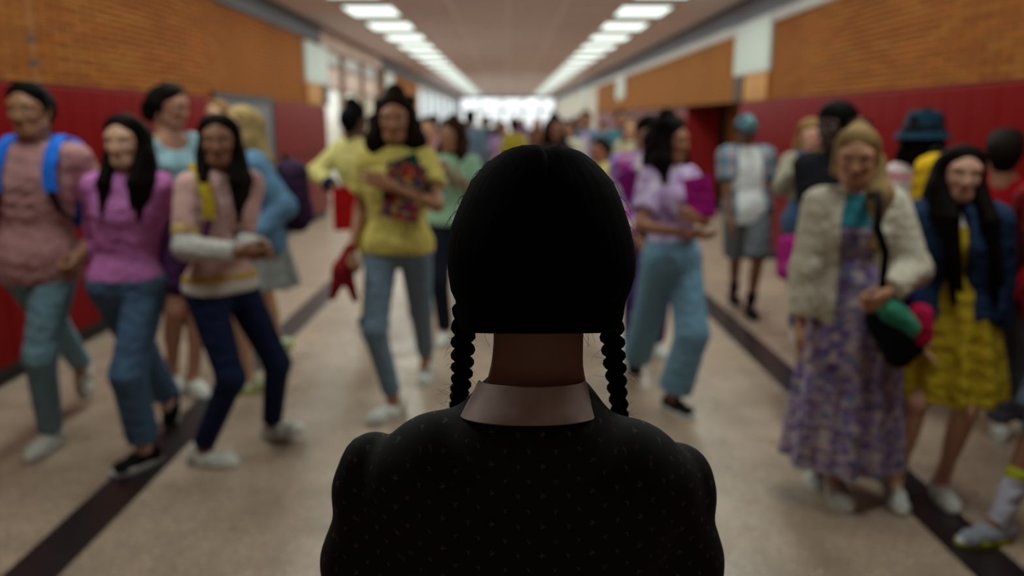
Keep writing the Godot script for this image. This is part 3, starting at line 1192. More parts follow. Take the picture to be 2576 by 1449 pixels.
func garment(g: Dictionary, b: Dictionary) -> void:
	var u: float = b.u
	var e: float = g.get("e", 0.016)
	var mat: Material = g.mat if g.has("mat") else cloth(g.color)
	var cell: float = b.cell
	match g.kind:
		"top":
			var hem: float = g.get("hem", -0.03)       # above the pelvis
			var p := torso(b, e, hem < 0.08)
			if hem < -0.05:
				p.append(cap(b.P - b.S * 0.055 * u, b.P - b.S * 0.055 * u + Vector3.UP * hem * u, 0.092 * u * b.bulk + e, 0.09 * u * b.bulk + e, 0.1, b.F, 1.05))
				p.append(cap(b.P + b.S * 0.055 * u, b.P + b.S * 0.055 * u + Vector3.UP * hem * u, 0.092 * u * b.bulk + e, 0.09 * u * b.bulk + e, 0.1, b.F, 1.05))
			p.append([3, b.P + Vector3.UP * hem * u, Vector3.DOWN, 0.5 * u])
			if g.has("neck"):
				p.append([2, b.N + Vector3.UP * 0.055 * u + b.Fc * 0.06 * u, b.N + Vector3.UP * 0.06 * u, g.neck * u, g.neck * u, 0.01])
			if g.get("open", 0.0) > 0.0:
				p.append([2, b.N + b.Fc * 0.1 * u + Vector3.UP * 0.05 * u, b.P + b.Fc * 0.15 * u - Vector3.UP * 0.1, g.open * 0.7 * u, g.open * u, 0.01])
			var long: float = g.get("sleeve", 0.55)
			sleeves(p, b, e * g.get("loose", 1.0), long)
			var o := field_part(g.get("name", "shirt"), b.node, mat, p, cell)
			if g.has("label"):
				o.set_meta("label", g.label)
		"sleeve_band":
			for s in 2:
				var p := []
				var sh: Vector3 = [b.shl, b.shr][s]
				var el: Vector3 = [b.el, b.er][s]
				var wr: Vector3 = [b.wl, b.wr][s]
				var q0 := arm_at(sh, el, wr, g.from)
				var q1 := arm_at(sh, el, wr, g.to)
				var dir := (q1 - q0).normalized()
				p.append(cap(q0, q1, arm_r(g.from) * u + e, arm_r(g.to) * u + e, 0.01))
				if g.from < 1.0 and g.to > 1.0:
					p = [cap(q0, el, arm_r(g.from) * u + e, 0.036 * u + e, 0.01), cap(el, q1, 0.036 * u + e, arm_r(g.to) * u + e, 0.02)]
				p.append([3, q0, ((q0 - (el if g.to > 1.0 and g.from < 1.0 else q1)) as Vector3).normalized(), 0.09])
				p.append([3, q1, ((q1 - (el if g.to > 1.0 and g.from < 1.0 else q0)) as Vector3).normalized(), 0.09])
				field_part(g.get("name", "sleeve"), b.node, mat, p, cell * 0.85)
		"band":
			# a stripe round the torso
			var p := torso(b, e, true)
			p.append([3, b.P + Vector3.UP * g.lo * u, Vector3.DOWN, 0.6 * u])
			p.append([3, b.P + Vector3.UP * g.hi * u, Vector3.UP, 0.6 * u])
			field_part(g.get("name", "stripe"), b.node, mat, p, cell)
		"trousers":
			var p := [cap(b.P - b.S * 0.06 * u, b.P + b.S * 0.06 * u, 0.103 * u * b.bulk + e, 0.103 * u * b.bulk + e, 0.05, b.F, 1.08)]
			p.append(cap(b.W - b.S * 0.04 * u, b.W + b.S * 0.04 * u, 0.085 * u * b.bulk * (1.12 if b.male else 1.0) + e, 0.085 * u * b.bulk * (1.12 if b.male else 1.0) + e, 0.08, b.F, 1.1))
			p.append([3, b.P + Vector3.UP * g.get("waist", 0.11) * u, Vector3.UP, 0.4 * u])
			var long: float = g.get("long", 0.92)      # 1 = knee ... 2 = ankle
			var flare: float = g.get("flare", 0.0)
			for s in 2:
				var hp: Vector3 = [b.hl, b.hr][s]
				var k: Vector3 = [b.kl, b.kr][s]
				var a: Vector3 = [b.al, b.ar][s]
				if long <= 1.0:
					var end := hp.lerp(k, long)
					p.append(cap(hp, end, 0.08 * u * b.bulk + e, lerpf(0.08, 0.052, long) * u + e + flare, 0.03))
					p.append([3, end, (k - hp).normalized(), 0.16 * u + flare])
				else:
					var end := k.lerp(a, long - 1.0)
					p.append(cap(hp, k, 0.079 * u * b.bulk + e, 0.052 * u + e + flare * 0.5, 0.03))
					p.append(cap(k, end, 0.05 * u + e + flare * 0.5, 0.038 * u + e + flare, 0.03))
					p.append([3, end, (a - k).normalized(), 0.13 * u + flare])
			field_part(g.get("name", "trousers"), b.node, mat, p, cell)
		"skirt":
			var top: Vector3 = b.P + Vector3.UP * g.get("waist", 0.14) * u
			var bot_y: float = g.hem
			var drift: Vector3 = g.get("drift", Vector3.ZERO)
			var bot := Vector3(b.P.x, bot_y, b.P.z) + drift
			var outer := []
			var inner := []
			var n := 18
			var seg := 72
			var folds: float = g.get("folds", 11.0)
			for i in n + 1:
				var t := float(i) / n
				var c := top.lerp(bot, t)
				var r := lerpf(0.1 * u * b.bulk + e, g.wide, pow(t, g.get("curve", 0.75)))
				var ro := PackedVector3Array()
				var ri := PackedVector3Array()
				for k in seg:
					var w := TAU * k / seg
					var amp: float = g.get("fold_depth", 0.022) * smoothstep(0.05, 0.9, t)
					var rr: float = r + amp * sin(folds * w + 1.3 * sin(3.0 * w) + t * 0.8) + amp * 0.4 * sin(folds * 1.7 * w + 2.0)
					var dir: Vector3 = b.S * cos(w) + b.F * sin(w) * lerpf(0.82, 0.95, t)
					ro.append(c + dir * rr)
					ri.append(c + dir * (rr - 0.005))
				outer.append(ro)
				inner.append(ri)
			inner.reverse()
			outer.append_array(inner)
			var o := part(g.get("name", "skirt"), to_mesh(skin_rings(outer, false)), mat, b.node)
			if g.has("label"):
				o.set_meta("label", g.label)
		"cap":
			var cc: Vector3 = b.C
			var hb: Basis = b.hb
			var q: float = b.hs
			var crown := [cap(cc + hb * (Vector3(0, 0.04, -0.03) * q), cc + hb * (Vector3(0, 0.045, 0.01) * q), 0.088 * q, 0.088 * q, 0.02), [3, cc + hb * (Vector3(0, 0.035, 0) * q), -hb.y, 0.3]]
			var hat := field_part("cap", b.node, mat, crown, 0.012)
			var rings := []
			for i in 7:
				var t := i / 6.0
				var z := 0.05 + 0.12 * t
				var hw := 0.075 * sqrt(maxf(0.02, 1.0 - pow(t, 2.2)))
				var r := PackedVector3Array()
				for k in 12:
					var w := TAU * k / 12
					r.append(cc + hb * (Vector3(cos(w) * hw, 0.042 - 0.012 * t - 2.2 * pow(cos(w) * hw, 2.0) + 0.004 * sin(w), z + 0.0 * t) * q))
				rings.append(r)
			part("brim", to_mesh(skin_rings(rings)), cloth(g.get("brim", Color(0.2, 0.3, 0.35))), b.node)
			if g.has("badge"):
				part("badge", ball, cloth(g.badge), b.node, Transform3D(hb * Basis.from_scale(Vector3(0.035, 0.022, 0.008) * q), cc + hb * (Vector3(0, 0.085, 0.09) * q)))
		"bucket":
			var cc: Vector3 = b.C
			var hb: Basis = b.hb
			var q: float = b.hs
			var prof := [[0.128, 0.0], [0.13, 0.05], [0.124, 0.072], [0.1, 0.084], [0.06, 0.092], [0.035, 0.1], [0.012, 0.122], [-0.006, 0.14], [-0.01, 0.14], [0.006, 0.118], [0.03, 0.094], [0.06, 0.086]]
			var rings := []
			for y in prof:
				var r := PackedVector3Array()
				for k in 28:
					var w := TAU * k / 28
					r.append(cc + hb * (Vector3(cos(w) * maxf(y[1], 0.002), y[0] + 0.012, sin(w) * maxf(y[1], 0.002) * 1.12 - 0.01) * q * 1.05))
				rings.append(r)
			part("bucket_hat", to_mesh(skin_rings(rings)), mat, b.node)
		"scrunchie":
			var rings := []
			part("hair_bow", ball, mat, b.node, Transform3D((b.hb as Basis) * Basis.from_scale(Vector3(0.05, 0.022, 0.02) * b.hs), b.C + b.hb * (g.at * b.hs)))


func arm_at(sh: Vector3, el: Vector3, wr: Vector3, t: float) -> Vector3:
	return sh.lerp(el, t) if t <= 1.0 else el.lerp(wr, t - 1.0)


func arm_r(t: float) -> float:
	return lerpf(0.042, 0.035, t) if t <= 1.0 else lerpf(0.035, 0.025, t - 1.0)


func sleeves(p: Array, b: Dictionary, e: float, long: float) -> void:
	var u: float = b.u
	if long <= 0.0:
		return
	for s in 2:
		var sh: Vector3 = [b.shl, b.shr][s]
		var el: Vector3 = [b.el, b.er][s]
		var wr: Vector3 = [b.wl, b.wr][s]
		if long <= 1.0:
			var end := sh.lerp(el, long)
			p.append(cap(sh, end, 0.044 * u + e, arm_r(long) * u + e * 1.25, 0.03))
			p.append([3, end, (el - sh).normalized(), 0.1 * u])
		else:
			var end := el.lerp(wr, long - 1.0)
			p.append(cap(sh, el, 0.044 * u + e, 0.035 * u + e, 0.03))
			p.append(cap(el, end, 0.035 * u + e, arm_r(long) * u + e, 0.03))
			p.append([3, end, (wr - el).normalized(), 0.09 * u])


func hair_prims(d: Dictionary, b: Dictionary) -> Array:
	var C: Vector3 = b.C
	var hb: Basis = b.hb
	var q: float = b.hs
	var pt := func(x: float, y: float, z: float) -> Vector3: return C + hb * (Vector3(x, y, z) * q)
	var p := []
	var style: String = d.hair
	var long: float = d.get("hlen", 0.3)
	p.append(cap(pt.call(0, 0.028, -0.042), pt.call(0, 0.05, -0.006), 0.083 * q, 0.081 * q, 0.02))
	p.append(cap(pt.call(-0.036, 0.078, 0.026), pt.call(0.036, 0.078, 0.026), 0.038 * q, 0.038 * q, 0.03))
	match style:
		"short":
			p.append(cap(pt.call(0, -0.01, -0.05), pt.call(0, -0.05, -0.045), 0.066 * q, 0.05 * q, 0.03))
			for s in [-1, 1]:
				p.append(cap(pt.call(s * 0.066, 0.03, 0.01), pt.call(s * 0.068, -0.01, 0.0), 0.02 * q, 0.01 * q, 0.02))
		"tall":
			p.append(cap(pt.call(0, 0.1, 0.01), pt.call(0, 0.135, -0.02), 0.06 * q, 0.05 * q, 0.03))
			p.append(cap(pt.call(0, -0.01, -0.05), pt.call(0, -0.05, -0.045), 0.066 * q, 0.05 * q, 0.03))
		"afro":
			p.append(cap(pt.call(0, 0.04, -0.03), pt.call(0, 0.05, -0.01), 0.105 * q, 0.1 * q, 0.02))
		"long":
			var w: float = d.get("hvol", 1.0)
			for s in [-1, 1]:
				var off: float = d.get("hside", 0.0) * s + d.get("hshift", 0.0)
				var bend: float = d.get("hfront", 0.06)
				p.append(cap(pt.call(s * 0.06, 0.05, 0.0), pt.call(s * 0.076, -0.07, 0.008), 0.03 * q, 0.03 * q * w, 0.04))
				# several locks of unequal length on each side
				for j in 4:
					var back := 0.034 * j
					var lx: float = s * (0.07 + 0.012 * j + 0.02 * (w - 1.0)) + off * 0.3
					var tip: float = long * [0.82, 1.0, 0.93, 0.86][j] + 0.014 * s * (j - 1.5)
					p.append(cap(pt.call(s * 0.074, -0.05, 0.012 - back * 0.5), pt.call(lx, -0.18, bend * 0.8 - back), 0.024 * q * w, 0.026 * q * w, 0.025))
					p.append(cap(pt.call(lx, -0.18, bend * 0.8 - back), pt.call(lx + off * 0.7 - s * 0.006 * j, -0.12 - tip, bend - back), 0.026 * q * w, 0.01 * q * w, 0.016))
			p.append(cap(pt.call(0, 0.0, -0.06), pt.call(0, -0.12, -0.07), 0.075 * q * w, 0.08 * q * w, 0.04, hb.z, 1.2))
			p.append(cap(pt.call(0, -0.12, -0.07), pt.call(d.get("hshift", 0.0), -0.1 - long, -0.1), 0.08 * q * w, 0.05 * q, 0.04, hb.z, 1.5))
		"bun":
			p.append(cap(pt.call(0, 0.0, -0.06), pt.call(0, -0.05, -0.06), 0.07 * q, 0.05 * q, 0.03))
			p.append(cap(pt.call(0, -0.05, -0.11), pt.call(0, -0.02, -0.12), 0.05 * q, 0.045 * q, 0.02))
			for s in [-1, 1]:
				p.append(cap(pt.call(s * 0.07, 0.02, -0.01), pt.call(s * 0.068, -0.06, 0.005), 0.018 * q, 0.01 * q, 0.02))
		"curly":
			var r := RandomNumberGenerator.new()
			r.seed = int(d.T.x * 1000.0) + 9
			var w: float = d.get("hvol", 1.0)
			var n := 70 if b.near else 20
			p.append(cap(pt.call(0, 0.0, -0.06), pt.call(0, -0.1, -0.06), 0.085 * q * w, 0.09 * q * w, 0.04))
			for s in [-1, 1]:
				p.append(cap(pt.call(s * 0.06, 0.04, -0.005), pt.call(s * 0.088 * w, -0.1, 0.0), 0.035 * q, 0.045 * q * w, 0.04))
				p.append(cap(pt.call(s * 0.088 * w, -0.1, 0.0), pt.call(s * 0.1 * w, -0.1 - long, 0.02), 0.045 * q * w, 0.03 * q * w, 0.04))
			p.append(cap(pt.call(0, 0.09, -0.02), pt.call(0, 0.1 + 0.03 * w, -0.03), 0.06 * q * w, 0.045 * q * w, 0.03))
			for i in n:
				var a := r.randf_range(0.35, 1.0) * PI * (1 if r.randf() < 0.5 else -1)
				var y := r.randf_range(-0.1 - long, 0.11)
				var rad := (0.095 if y < 0.05 else 0.07) * w
				var c: Vector3 = pt.call(sin(a) * rad * 1.05, y, cos(a) * rad * 0.95 - 0.02)
				p.append(cap(c, c, r.randf_range(0.022, 0.036) * q, 0.022 * q, 0.012))
		"ponytail":
			p.append(cap(pt.call(0, 0.0, -0.06), pt.call(0, -0.05, -0.055), 0.068 * q, 0.05 * q, 0.03))
			p.append(cap(pt.call(0, 0.1, -0.06), pt.call(0, 0.12, -0.09), 0.035 * q, 0.03 * q, 0.03))
			var sd: float = d.get("hside", 0.0)
			for s in [-1, 1]:
				p.append(cap(pt.call(s * 0.062, 0.05, -0.012), pt.call(s * 0.074, -0.06, -0.02), 0.024 * q, 0.026 * q, 0.03))
			p.append(cap(pt.call(0.0, 0.1, -0.08), pt.call(sd * 0.6, -0.05, -0.1), 0.034 * q, 0.05 * q, 0.04))
			p.append(cap(pt.call(sd * 0.6, -0.05, -0.1), pt.call(sd, -0.15, 0.03), 0.05 * q, 0.052 * q, 0.04))
			p.append(cap(pt.call(sd, -0.15, 0.03), pt.call(sd * 0.95, -0.1 - long, 0.13), 0.052 * q, 0.024 * q, 0.04))
	return p


# ------------------------------------------------------------------ bags and books

func backpack(label: String, at_: Vector3, yaw: float, size: Vector3, body: Color, pocket: Color, group := "") -> Node3D:
	var t := thing("backpack", label, "backpack", at_, group)
	t.rotation.y = deg_to_rad(yaw)
	var s := size
	var p := []
	for y in [0.0, 0.5, 1.0]:
		var w: float = [1.0, 1.0, 0.8][int(y * 2)]
		p.append(cap(Vector3(-s.x * 0.5 * w + s.z * 0.5, s.z * 0.5 + y * (s.y - s.z), 0), Vector3(s.x * 0.5 * w - s.z * 0.5, s.z * 0.5 + y * (s.y - s.z), 0), s.z * 0.5, s.z * 0.5, 0.03))
	for x in [-0.3, 0.0, 0.3]:
		p.append(cap(Vector3(x * s.x, s.z * 0.5, 0), Vector3(x * s.x * 0.85, s.y - s.z * 0.5, 0), s.z * 0.5, s.z * 0.5, 0.03))
	field_part("bag_body", t, cloth(body), p, 0.016)
	field_part("pocket", t, cloth(pocket), [cap(Vector3(-s.x * 0.22, s.y * 0.28, s.z * 0.42), Vector3(s.x * 0.22, s.y * 0.28, s.z * 0.42), s.y * 0.2, s.y * 0.2, 0.02, Vector3(0, 0, 1), 2.2)], 0.014)
	var hp := []
	for k in 9:
		var w := PI * k / 8
		hp.append(Vector3(cos(w) * 0.04, s.y - 0.01 + sin(w) * 0.05, -s.z * 0.2))
	var rad := []
	rad.resize(9)
	rad.fill(0.008)
	part("grab_handle", to_mesh(tube(hp, rad)), cloth(Color(0.15, 0.15, 0.17)), t)
	return t


# A shoulder strap of a worn bag, lying over one shoulder.
func worn_straps(parent: Node3D, b: Dictionary, col: Color, low: Color, which: Array, out := 0.03) -> void:
	for s in which:
		var u: float = b.u
		var Sc: Vector3 = b.Sc
		var Fc: Vector3 = b.Fc
		var base: Vector3 = b.O - parent.position
		var side: Vector3 = Sc * s
		var pts := [b.N + side * 0.1 * u - Fc * 0.1 * u - Vector3.UP * 0.02 * u, b.N + side * 0.105 * u - Fc * 0.03 * u + Vector3.UP * (0.028 * u + out), b.N + side * 0.108 * u + Fc * 0.06 * u + Vector3.UP * (0.0 + out * 0.4), b.N + side * 0.112 * u + Fc * (0.095 * u + out) - Vector3.UP * 0.08 * u, b.N + side * 0.118 * u + Fc * (0.105 * u + out) - Vector3.UP * 0.17 * u]
		var pts2 := [pts[4], b.N + side * 0.135 * u + Fc * (0.085 * u + out) - Vector3.UP * 0.25 * u, b.N + side * 0.155 * u + Fc * 0.03 * u - Vector3.UP * 0.32 * u, b.N + side * 0.15 * u - Fc * 0.08 * u - Vector3.UP * 0.36 * u]
		var ac := []
		for q in 5:
			pts[q] += base
			ac.append(side)
		for q in 4:
			pts2[q] += base
		part("shoulder_strap", to_mesh(strap(pts, ac, 0.06 * u, 0.014)), cloth(col), parent, Transform3D(parent.basis.inverse(), Vector3.ZERO))
		part("strap_end", to_mesh(strap(pts2, [side, side, side + Fc, Fc], 0.03 * u, 0.008)), cloth(low), parent, Transform3D(parent.basis.inverse(), Vector3.ZERO))


func book(called: String, label: String, category: String, at_: Vector3, basis_: Basis, size: Vector3, cover: Material, pages := true, group := "") -> Node3D:
	var t := thing(called, label, category, at_, group)
	t.basis = basis_
	for s in [-1, 1]:
		part("cover", cbox(Vector3(size.x, size.y, 0.004), 0.001), cover, t, at(0, 0, s * (size.z * 0.5 - 0.002)))
	part("spine", cbox(Vector3(0.004, size.y, size.z), 0.001), cover, t, at(-size.x * 0.5 + 0.002, 0, 0))
	if pages:
		part("pages", cbox(Vector3(size.x - 0.012, size.y - 0.01, size.z - 0.009), 0.001), cloth(Color(0.85, 0.83, 0.76)), t)
	return t

# ------------------------------------------------------------------ the girl in front, seen from behind

func sprig_tex() -> ImageTexture:
	var w := 256
	var hh := 160
	var im := Image.create(w, hh, false, Image.FORMAT_RGB8)
	im.fill(Color(0.12, 0.125, 0.13))
	var r := RandomNumberGenerator.new()
	r.seed = 3
	var col := [Color(0.36, 0.32, 0.32), Color(0.31, 0.3, 0.31), Color(0.38, 0.33, 0.32), Color(0.33, 0.3, 0.28)]
	var n := 0
	for row in 2:
		for c in 2:
			var cx := 64.0 + c * 128.0 - (64.0 if row == 1 else 0.0)
			var cy := 40.0 + row * 80.0
			for leaf in 5:
				var ang := r.randf_range(0, TAU)
				var len := r.randf_range(10, 21)
				for s in 40:
					var t := s / 39.0
					var x := cx + cos(ang) * len * t + sin(t * 3.0) * 2.0
					var y := cy + sin(ang) * len * t * 1.05
					var wd := int(1.0 + 2.6 * sin(PI * t))
					for dx in range(-wd, wd + 1):
						for dy in range(-wd, wd + 1):
							if dx * dx + dy * dy <= wd * wd:
								im.set_pixel(posmod(int(x) + dx, w), posmod(int(y) + dy, hh), col[n % 4])
			n += 1
	return ImageTexture.create_from_image(im)


func build_lead() -> void:
	var black_hair := Color(0.085, 0.085, 0.09)
	var d := {"label": "girl in a dark sprig-print dress with two long black braids, seen from behind", "h": 1.53, "nback": 0.018, "shd": 0.078, "cell": 0.0105, "group": "", "pl": Vector3(-0.8, 0, 1), "pr": Vector3(0.8, 0, 1), "bulk": 0.97, "P": Vector3(0.02, 0.835, -0.8), "T": Vector3(0.03, 1.518, -0.757), "yaw": 180.0,
		"skin": Color(0.58, 0.43, 0.37), "hair_color": black_hair, "tilt": 0.006, "hs": 0.93, "hw": 0.9, "hpitch": -7.0, "shoe": Color(0.05, 0.05, 0.055), "sole": Color(0.06, 0.06, 0.06),
		"hl": Vector3(-0.2, 0.72, -0.86), "hr": Vector3(0.235, 0.71, -0.86),
		"fl": [Vector3(-0.06, 0.08, -0.72), 180.0, 0.0], "fr": [Vector3(0.1, 0.08, -0.86), 180.0, 0.0],
		"wear": [{"kind": "trousers", "name": "tights", "color": Color(0.05, 0.05, 0.055), "e": 0.004, "long": 2.0}]}
	var b := person(d)
	var node: Node3D = b.node
	var O: Vector3 = b.O
	var u: float = b.u
	# the dress
	var print_mat := plain_mat(Color(1, 1, 1), 0.8, 0.3)
	print_mat.albedo_texture = sprig_tex()
	print_mat.uv1_triplanar = true
	print_mat.uv1_triplanar_sharpness = 4.0
	print_mat.uv1_scale = Vector3(21.3, 34.5, 21.3)
	var e := 0.012
	var p := torso(b, e, false)
	# the slope from the collar to the shoulders
	p.append(cap(Vector3(-0.03, 1.238, 0.05), Vector3(-0.12, 1.205, 0.03), 0.03, 0.022, 0.03))
	p.append(cap(Vector3(0.03, 1.236, 0.05), Vector3(0.13, 1.195, 0.03), 0.03, 0.022, 0.03))
	p.append(cap(Vector3(-0.02, 1.247, 0.082), Vector3(0.026, 1.247, 0.082), 0.034, 0.034, 0.03))
	p.append(cap(b.N - Vector3.UP * 0.07, b.N + Vector3.UP * 0.0, 0.07, 0.06, 0.03))
	p.append([3, b.W - Vector3.UP * 0.05, Vector3.DOWN, 0.35])
	for s in 2:
		var sh: Vector3 = [b.shl, b.shr][s]
		var el: Vector3 = [b.el, b.er][s]
		var wr: Vector3 = [b.wl, b.wr][s]
		var sx := -1.0 if s == 0 else 1.0
		# a gathered puff at the shoulder, then a full sleeve to the wrist
		var pa: Vector3 = [Vector3(-0.141, 1.192, -0.785), Vector3(0.18, 1.179, -0.785)][s] - O
		var pb: Vector3 = [Vector3(-0.149, 1.165, -0.787), Vector3(0.184, 1.158, -0.787)][s] - O
		var low: Vector3 = [Vector3(-0.156, 1.08, -0.79), Vector3(0.187, 1.08, -0.79)][s] - O
		p.append(cap(pa, pb, 0.036, 0.0345, 0.01))
		p.append(cap(pb, low, 0.034, 0.0395, 0.018))
		p.append(cap(sh, low, 0.04, 0.04, 0.012))
		p.append(cap(sh, el, 0.0405, 0.04, 0.012))
		p.append(cap(low, el, 0.0395, 0.042, 0.03))
		p.append(cap(el, el.lerp(wr, 0.95), 0.042, 0.034, 0.02))
		p.append([3, el.lerp(wr, 0.95), (wr - el).normalized(), 0.06])
	var bodice := field_part("dress_bodice", node, print_mat, p, 0.0065)
	bodice.set_meta("label", "dark bodice with small pale sprigs and puffed sleeves")
	garment({"kind": "skirt", "name": "dress_skirt", "mat": print_mat, "waist": 0.2, "hem": 0.42, "wide": 0.24, "folds": 13.0, "e": 0.012}, b)
	# the pale pointed collar
	var rings := []
	for q in [[1.296, 0.049, 0.0245], [1.3015, 0.0512, 0.0238], [1.3005, 0.0527, 0.0236], [1.29, 0.0565, 0.0226], [1.276, 0.0625, 0.0212], [1.266, 0.0672, 0.0205], [1.264, 0.0665, 0.0205], [1.275, 0.0605, 0.0212], [1.29, 0.054, 0.0226]]:
		var r := PackedVector3Array()
		for k in 48:
			var w := TAU * k / 48
			var lift := sin(w) * ((0.013 if q[0] > 1.28 else 0.019) if sin(w) > 0.0 else 0.05)
			r.append(Vector3(q[2] + cos(w) * q[1], q[0] + lift, -0.742 + sin(w) * q[1] * (1.13 if sin(w) > 0.0 else 1.0)) - O)
		rings.append(r)
	rings.append(rings[0])
	var collar := part("collar", to_mesh(skin_rings(rings, false)), cloth(Color(0.86, 0.78, 0.76)), node)
	collar.set_meta("label", "pale pink pointed collar")
	# hair: rows of [height, middle, half width]
	var rows := [[1.3455, 0.0304, 0.072], [1.349, 0.0304, 0.0791], [1.3602, 0.0308, 0.0812], [1.3789, 0.0318, 0.0826], [1.3906, 0.0317, 0.0871], [1.4059, 0.0324, 0.0898], [1.4210, 0.0319, 0.0902], [1.4355, 0.0312, 0.0885], [1.4504, 0.0309, 0.0853], [1.4651, 0.0313, 0.0799], [1.4794, 0.0320, 0.0739], [1.4939, 0.0322, 0.0666], [1.5045, 0.0318, 0.0575], [1.512, 0.032, 0.0495], [1.5175, 0.0325, 0.042], [1.5218, 0.0323, 0.0345], [1.5248, 0.031, 0.026], [1.5268, 0.0302, 0.016], [1.5275, 0.0302, 0.006]]
	rings = []
	var seg := 180
	var nz := FastNoiseLite.new()
	nz.seed = 2
	nz.frequency = 1.0
	var n := 0
	for q in rows:
		var r := PackedVector3Array()
		var y: float = q[0]
		var hw: float = q[2]
		for k in seg:
			var w := TAU * k / seg
			var s := sin(w)
			var dep := hw * 1.12
			if s > 0.0:
				dep = hw * lerpf(1.0, 1.18, smoothstep(1.37, 1.45, y))
			var cover := 1.0
			if s < -0.35 and y < 1.487:
				cover = lerpf(1.0, 0.35, smoothstep(0.35, 0.75, -s))
			# strands, and the parting down the back
			var fine := 0.0007 * nz.get_noise_2d(k * 0.9, y * 14.0)
			var part_line := 0.0022 * exp(-pow((w - PI * 0.47) / 0.055, 2.0)) * smoothstep(1.36, 1.5, y)
			var out := 1.0 + (fine - part_line) / maxf(hw, 0.02)
			r.append(Vector3(q[1] + cos(w) * hw * out * (0.8 + 0.2 * cover), y + 0.018 * maxf(0.0, s) * smoothstep(1.405, 1.35, y) - (0.0022 * exp(-pow(cos(w) * hw - 0.006, 2.0) / 0.00004) if y > 1.512 else 0.0), -0.757 + s * dep * out * cover) - O)
		rings.append(r)
		n += 1
	# close the underside round the neck
	var under := PackedVector3Array()
	for k in seg:
		var w := TAU * k / seg
		under.append(Vector3(0.027 + cos(w) * 0.03, 1.362, -0.752 + sin(w) * 0.03) - O)
	rings.push_front(under)
	var hm := grain_mat(Color(0.09, 0.09, 0.1), 0.8, M.strand_tex, 9.0, 0.1)
	var hair := part("hair", to_mesh(skin_rings(rings)), hm, node)
	hair.set_meta("label", "smooth black hair parted down the back")
	# two braids of three strands
	var r2 := RandomNumberGenerator.new()
	r2.seed = 41
	var stray := []
	for s in 2:
		var path: Array = [
			[Vector3(-0.042, 1.372, -0.75), Vector3(-0.0435, 1.348, -0.753), Vector3(-0.0455, 1.315, -0.768), Vector3(-0.049, 1.278, -0.79), Vector3(-0.0535, 1.253, -0.812), Vector3(-0.055, 1.22, -0.845), Vector3(-0.053, 1.15, -0.868), Vector3(-0.05, 1.05, -0.872), Vector3(-0.05, 0.98, -0.87)],
			[Vector3(0.1, 1.372, -0.75), Vector3(0.102, 1.346, -0.753), Vector3(0.107, 1.315, -0.768), Vector3(0.1135, 1.278, -0.785), Vector3(0.119, 1.246, -0.8), Vector3(0.122, 1.215, -0.84), Vector3(0.115, 1.15, -0.868), Vector3(0.11, 1.05, -0.872), Vector3(0.11, 0.98, -0.87)]][s]
		var curve := Curve3D.new()
		for i in path.size():
			var tan: Vector3 = (path[mini(i + 1, path.size() - 1)] - path[maxi(i - 1, 0)]) / 6.0
			curve.add_point(path[i] - O, -tan, tan)
		var length := curve.get_baked_length()
		var braid := MeshInstance3D.new()
		var all := [PackedVector3Array(), PackedVector3Array(), PackedInt32Array()]
		var extras := []
		for st in 3:
			var pts := []
			var rad := []
			var steps := 190
			for i in steps:
				var t := float(i) / (steps - 1)
				var c := curve.sample_baked(t * length)
				var c2 := curve.sample_baked(minf(t * length + 0.004, length))
				var dir := (c2 - c).normalized() if i < steps - 1 else Vector3.DOWN
				var across := (Vector3.RIGHT - dir * dir.x).normalized()
				var up := dir.cross(across)
				var ph := TAU * t * length / 0.052 + TAU * st / 3.0 + s * 0.9
				var size := lerpf(1.1, 0.62, t) * (1.0 + 0.06 * sin(ph * 1.7 + st))
				pts.append(c + across * sin(ph) * 0.0056 * size + up * sin(2.0 * ph) * 0.0036 * size)
				rad.append(0.0056 * size * (0.9 + 0.12 * absf(sin(ph))))
			extras.append([tube(pts, rad, 9), Transform3D()])
		var o := part("braid", to_mesh(all, extras), hm, node)
		o.set_meta("label", "thin black three-strand braid")
		part("hair_tie", ball, M.black_cloth, o, Transform3D(Basis.from_scale(Vector3(0.008, 0.006, 0.008)), path[8] - O + Vector3(0, 0.012, 0)))
		# loose hairs along the braid
		for i in 46:
			var t := r2.randf_range(0.0, 0.42)
			var c := curve.sample_baked(t * length) + Vector3(r2.randf_range(-0.008, 0.008), 0, 0)
			var sx := -1.0 if r2.randf() < (0.75 if s == 0 else 0.4) else 1.0
			var pts := []
			var rad := []
			var l := r2.randf_range(0.008, 0.02)
			var bend := r2.randf_range(-0.5, 1.4)
			for k in 6:
				var q := k / 5.0
				pts.append(c + Vector3(sx * (0.006 + l * sin(q * 1.3) * 0.65), -l * q * 0.8 * bend, r2.randf_range(-0.001, 0.001)))
				rad.append(0.00016 * (1.0 - 0.6 * q))
			stray.append([tube(pts, rad, 4), Transform3D()])
	# wisps under the hair edge and round the crown
	for i in 70:
		var pts := []
		var rad := []
		var a := r2.randf_range(-1.25, 1.25)
		var l := r2.randf_range(0.006, 0.022)
		if i < 40:
			# along the crown's outline
			var j := r2.randi_range(8, 17)
			var q: Array = rows[j]
			var sgn := -1.0 if r2.randf() < 0.5 else 1.0
			var base := Vector3(q[1] + sgn * q[2], q[0], -0.757 + r2.randf_range(-0.02, 0.02)) - O
			var flow := Vector3(sgn * 0.5, -0.75, 0.0).normalized()
			for k in 6:
				var t := k / 5.0
				pts.append(base + flow * l * t + Vector3(sgn, 0.9, 0).normalized() * 0.0022 * sin(t * PI))
				rad.append(0.00013)
		else:
			var x := -0.038 + 0.13 * r2.randf()
			var base := Vector3(x, 1.352, -0.735) - O
			for k in 6:
				var t := k / 5.0
				pts.append(base + Vector3(a * 0.4 * l * t * t, -l * t, 0.0))
				rad.append(0.00013)
		stray.append([tube(pts, rad, 4), Transform3D()])
